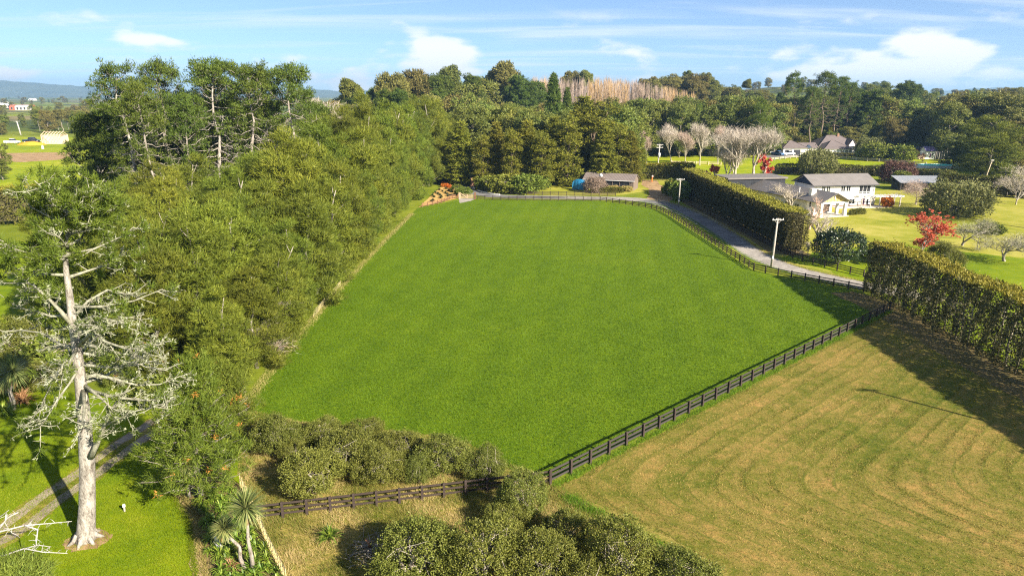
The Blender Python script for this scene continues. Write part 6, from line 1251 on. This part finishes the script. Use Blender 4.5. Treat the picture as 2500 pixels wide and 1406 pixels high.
# --- pool, playhouse, trampoline
a = Vector((*gp(2285, 409), 0)); r = empty('swimming_pool', a, 0, 'turquoise above ground pool in the far garden on the right', 'pool'); mb = MB(); n = 24
V = [(math.cos(2 * math.pi * k / n) * 11, math.sin(2 * math.pi * k / n) * 5.2, z) for z in (0, 1.1) for k in range(n)] + [(math.cos(2 * math.pi * k / n) * 10.6, math.sin(2 * math.pi * k / n) * 4.8, z) for z in (1.1, .9) for k in range(n)]
mb.add(V, [(j * n + k, j * n + (k + 1) % n, (j + 1) * n + (k + 1) % n, (j + 1) * n + k) for j in range(3) for k in range(n)]); mb.build('pool_wall', M['whitepaint'], r); mb = MB(); mb.poly([(math.cos(2 * math.pi * k / n) * 10.6, math.sin(2 * math.pi * k / n) * 4.8, .95) for k in range(n)]); mb.build('water', M['water'], r)
r = empty('playhouse', (*gp(2262, 388), 0), R(10), 'small white and purple playhouse beyond the pool', 'playhouse'); gable_wall(r, -2.4, 2.4, -2, 2, 4.2, 6., 'whitepaint'); gable_roof(r, -2.4, 2.4, -2, 2, 4.2, 6., 'purple_roof', .4); pbox(r, 'door', 'purple_door', -.5, .5, -2.05, -2.003, .6, 2.8); window(r, .9, 1.9, -2., 1.6, 2.8); pbox(r, 'deck', 'timber_pale', -6, -2.5, -1.8, 1.8, 0, 1.8)
for x in (-5.9, -2.7): pbox(r, 'rail_post', 'whitepaint', x - .1, x + .1, -1.75, -1.55, 1.8, 3.6)
pbox(r, 'rail', 'whitepaint', -6, -2.6, -1.75, -1.6, 3.4, 3.6)
r = empty('green_shed', (*gp(2238, 386), 0), R(5), 'dark green garden shed left of the playhouse', 'building'); gable_wall(r, -3, 3, -2, 2, 4.4, 5.6, 'shed_green'); gable_roof(r, -3, 3, -2, 2, 4.4, 5.6, 'black', .3); pbox(r, 'door', 'black', -1, 1, -2.05, -2.003, 0, 3)
r = empty('trampoline', (*gp(2300, 393), 0), 0, 'netted trampoline right of the playhouse', 'trampoline'); n = 10
for k in range(n): a = 2 * math.pi * k / n; mb = MB(); mb.tube([(math.cos(a) * 3.4, math.sin(a) * 2.8, 0), (math.cos(a) * 3.4, math.sin(a) * 2.8, 4.2)], .12, 5); mb.build('net_post', M['grey_timber'], r)
mb = MB(); mb.tube([(0, 0, .9), (0, 0, 1.05)], 3.3, 22); mb.build('mat', M['black'], r)
mb = MB()
for k in range(60): a = 2 * math.pi * k / 60; mb.box(math.cos(a) * 3.35 - .03, math.cos(a) * 3.35 + .03, math.sin(a) * 2.75 - .03, math.sin(a) * 2.75 + .03, 1.05, 4.0)
for z in (1.6, 2.4, 3.2, 4.0): mb.tube([(math.cos(2 * math.pi * k / 24) * 3.35, math.sin(2 * math.pi * k / 24) * 2.75, z) for k in range(25)], .03, 4, False)
mb.build('net', M['black'], r)
# --- young plants in the sandy bed
YP = []
for i in range(3): rng = np.random.default_rng(500 + i); V, T = rosette(rng, 60, .85, .13, (.2, 1.4), .6); YP.append(np_mesh('young_plant', V, 4, T, M['magnolia']))
for i, (zx, zy) in enumerate([(570, 585), (625, 612), (680, 645), (722, 668), (492, 635), (540, 660), (583, 685), (605, 712), (435, 692), (470, 722), (690, 562), (745, 598), (800, 628), (445, 785), (415, 808), (590, 742), (725, 700)]):
    o = link('young_plant', YP[i % 3]); o.location = (*gp(1000 + zx / 7.8125, 390 + zy / 7.8125), .03); o.scale = (1.1, 1.1, 1.0); tag(o, f'dark young plant in the sandy bed, {ordn(i)} counted from the back rows', 'plant', 'young plants in the sandy bed')
for i, (zx, zy) in enumerate([(650, 490), (700, 520), (760, 540), (820, 570), (640, 520), (850, 590), (900, 560), (960, 560), (930, 610), (880, 630)]):
    o = link('bed_flower', recolour('shrub', i % 2, 'orange' if i < 6 else 'blossom')); o.location = (*gp(1000 + zx / 7.8125, 390 + zy / 7.8125), .02); o.scale = (.42, .42, .36); tag(o, f'low {"reddish" if i < 6 else "yellow flowered"} border plant at the top of the sandy bed, {ordn(i)} along', 'plant', 'border plants')
# --- far left farmland
def small_house(label, p, L, Wd, h, rz, roof, wallm='white'):
    wallm = {'whitepaint': 'concrete', 'orange_paint': 'roof_red'}.get(wallm, wallm); r = empty('distant_house', (*p, 0), rz, label, 'house'); gable_wall(r, -L / 2, L / 2, -Wd / 2, Wd / 2, h, h + Wd * .28, wallm); gable_roof(r, -L / 2, L / 2, -Wd / 2, Wd / 2, h, h + Wd * .28, roof, .5)
    for i in range(3): x = -L * .38 + i * L * .28; window(r, x, x + L * .14, -Wd / 2, .9, h - .6)
r = empty('house_frame', (*gp(135, 351), 0), R(-5), 'pale timber frame of a house being built on the far left', 'building'); pbox(r, 'slab', 'concrete', -8.5, 8, -4, 5, 0, .3); pbox(r, 'wall_panel', 'timber_pale', -6, 6.5, 3.6, 3.9, .3, 5.6); pbox(r, 'wall_panel', 'timber_pale', -6.3, -6.02, -3.4, 3.6, .3, 5.4)
for i in range(12): x = -6 + i * 1.13; pbox(r, 'stud', 'timber_pale', x - .12, x + .12, -3.6, -3.3, .3, 5.2)
pbox(r, 'top_plate', 'timber_pale', -6.3, 6.6, -3.65, -3.25, 5.2, 5.55)
for i in range(7): x = -6 + i * 2.05; mb = MB(); mb.tube([(x, -3.4, 5.5), (x, .2, 7.6), (x, 3.7, 5.5)], .16, 4); mb.build('rafter', M['timber_pale'], r)
mb = MB(); rng = np.random.default_rng(3); n = 26; V = [(0, 0, 2.2)]; F = []
for j in range(1, 5):
    for k in range(n): a = 2 * math.pi * k / n; q = j / 4; V.append((math.cos(a) * 9 * q * (1 + rng.normal() * .03), math.sin(a) * 5 * q, 2.2 * (1 - q ** 1.6) + rng.normal() * .08 - (.15 if j == 4 else 0)))
F = [(0, 1 + k, 1 + (k + 1) % n) for k in range(n)] + [(1 + (j - 1) * n + k, 1 + j * n + k, 1 + j * n + (k + 1) % n, 1 + (j - 1) * n + (k + 1) % n) for j in range(1, 4) for k in range(n)]
mb.add(V, F); o = mb.build('soil_mound', M['ochre'], None, True); o.location = (*gp(78, 354), 0); tag(o, 'bright orange soil mound on the far left pasture', 'mound')
for i, (px, py, L, c) in enumerate([(18, 264, 30, 'whitepaint'), (45, 269, 26, 'orange_paint'), (58, 269.5, 24, 'whitepaint'), (70, 269, 24, 'orange_paint'), (8, 258, 30, 'whitepaint')]):
    small_house(f'tiny far building in the coloured row at the left edge, {ordn([1, 2, 3, 4, 0][i])} from left', gp(px, py), L, 14, 6, R(5), 'roof_silver' if c == 'whitepaint' else 'roof_red', c)
small_house('small white far house under the hill on the left', gp(80, 246), 34, 18, 6, R(-8), 'roof_silver')
FL = random.Random(8)
cand = []
for i in range(130):
    py = FL.uniform(241, 330); px = FL.uniform(-60, 250)
    if 262 < py < 296 and 35 < px < 80 or py > 300 and px < 130 and FL.random() < .5: continue
    cand.append((px, py))
for i, (px, py) in enumerate(sorted(cand)):
    x, y = gp(px, py); put(FL.choice(['evergreen', 'bronze_tree', 'bronze_tree', 'she_oak_dark', 'umbrella_tree']), x, y, FL.uniform(9, 19) * (1.0 if py > 260 else 1.2), 'farm_tree', f'scattered tree on the far left farmland, {ordn(i)} from the left edge', 'tree', 'farmland trees on the far left', FL.uniform(.9, 1.5))
x, y = gp(8, 440); put('evergreen', x, y, 13, 'round_tree', 'dark round tree at the left edge of the far pasture', 'tree', wide=1.1)
for i, px in enumerate(sorted(FL.uniform(250, 1000) for _ in range(40))):
    D = FL.uniform(500, 1500); x = (px - 1250) / FPX * D; put(FL.choice(['evergreen', 'bronze_tree', 'pine_green']), x, D, FL.uniform(14, 24), 'horizon_tree', f'small far tree on the plain behind the shelter belt, {ordn(i)} from left', 'tree', 'far horizon trees', FL.uniform(1., 1.6))
for i, px in enumerate(sorted(FL.uniform(1650, 2700) for _ in range(70))):
    D = FL.uniform(1000, 1500); x = (px - 1250) / FPX * D; put(FL.choice(['evergreen', 'bronze_tree', 'pine_green']), x, D, FL.uniform(12, 20), 'hillside_tree', f'hazy tree on the hillside far behind the right woods, {ordn(i)} from left', 'tree', 'far hillside trees', FL.uniform(1.1, 1.8))
# ------------------------------------------------------------------ air
mb = MB(); mb.box(-10600, 10600, -10600, 10600, -1.5, 240); o = mb.build('haze', M['white']); o.data.materials.clear(); m = bpy.data.materials.new('haze'); m.use_nodes = True; nt = m.node_tree; nt.nodes.clear()
v = nt.nodes.new('ShaderNodeVolumePrincipled'); v.inputs['Color'].default_value = (.38, .66, 1., 1); v.inputs['Density'].default_value = 1.0e-4; v.inputs['Anisotropy'].default_value = .2
ou = nt.nodes.new('ShaderNodeOutputMaterial'); nt.links.new(v.outputs[0], ou.inputs['Volume']); o.data.materials.append(m); o['kind'] = 'stuff'; o['label'] = 'thin blue haze over the far land'; o['category'] = 'haze'
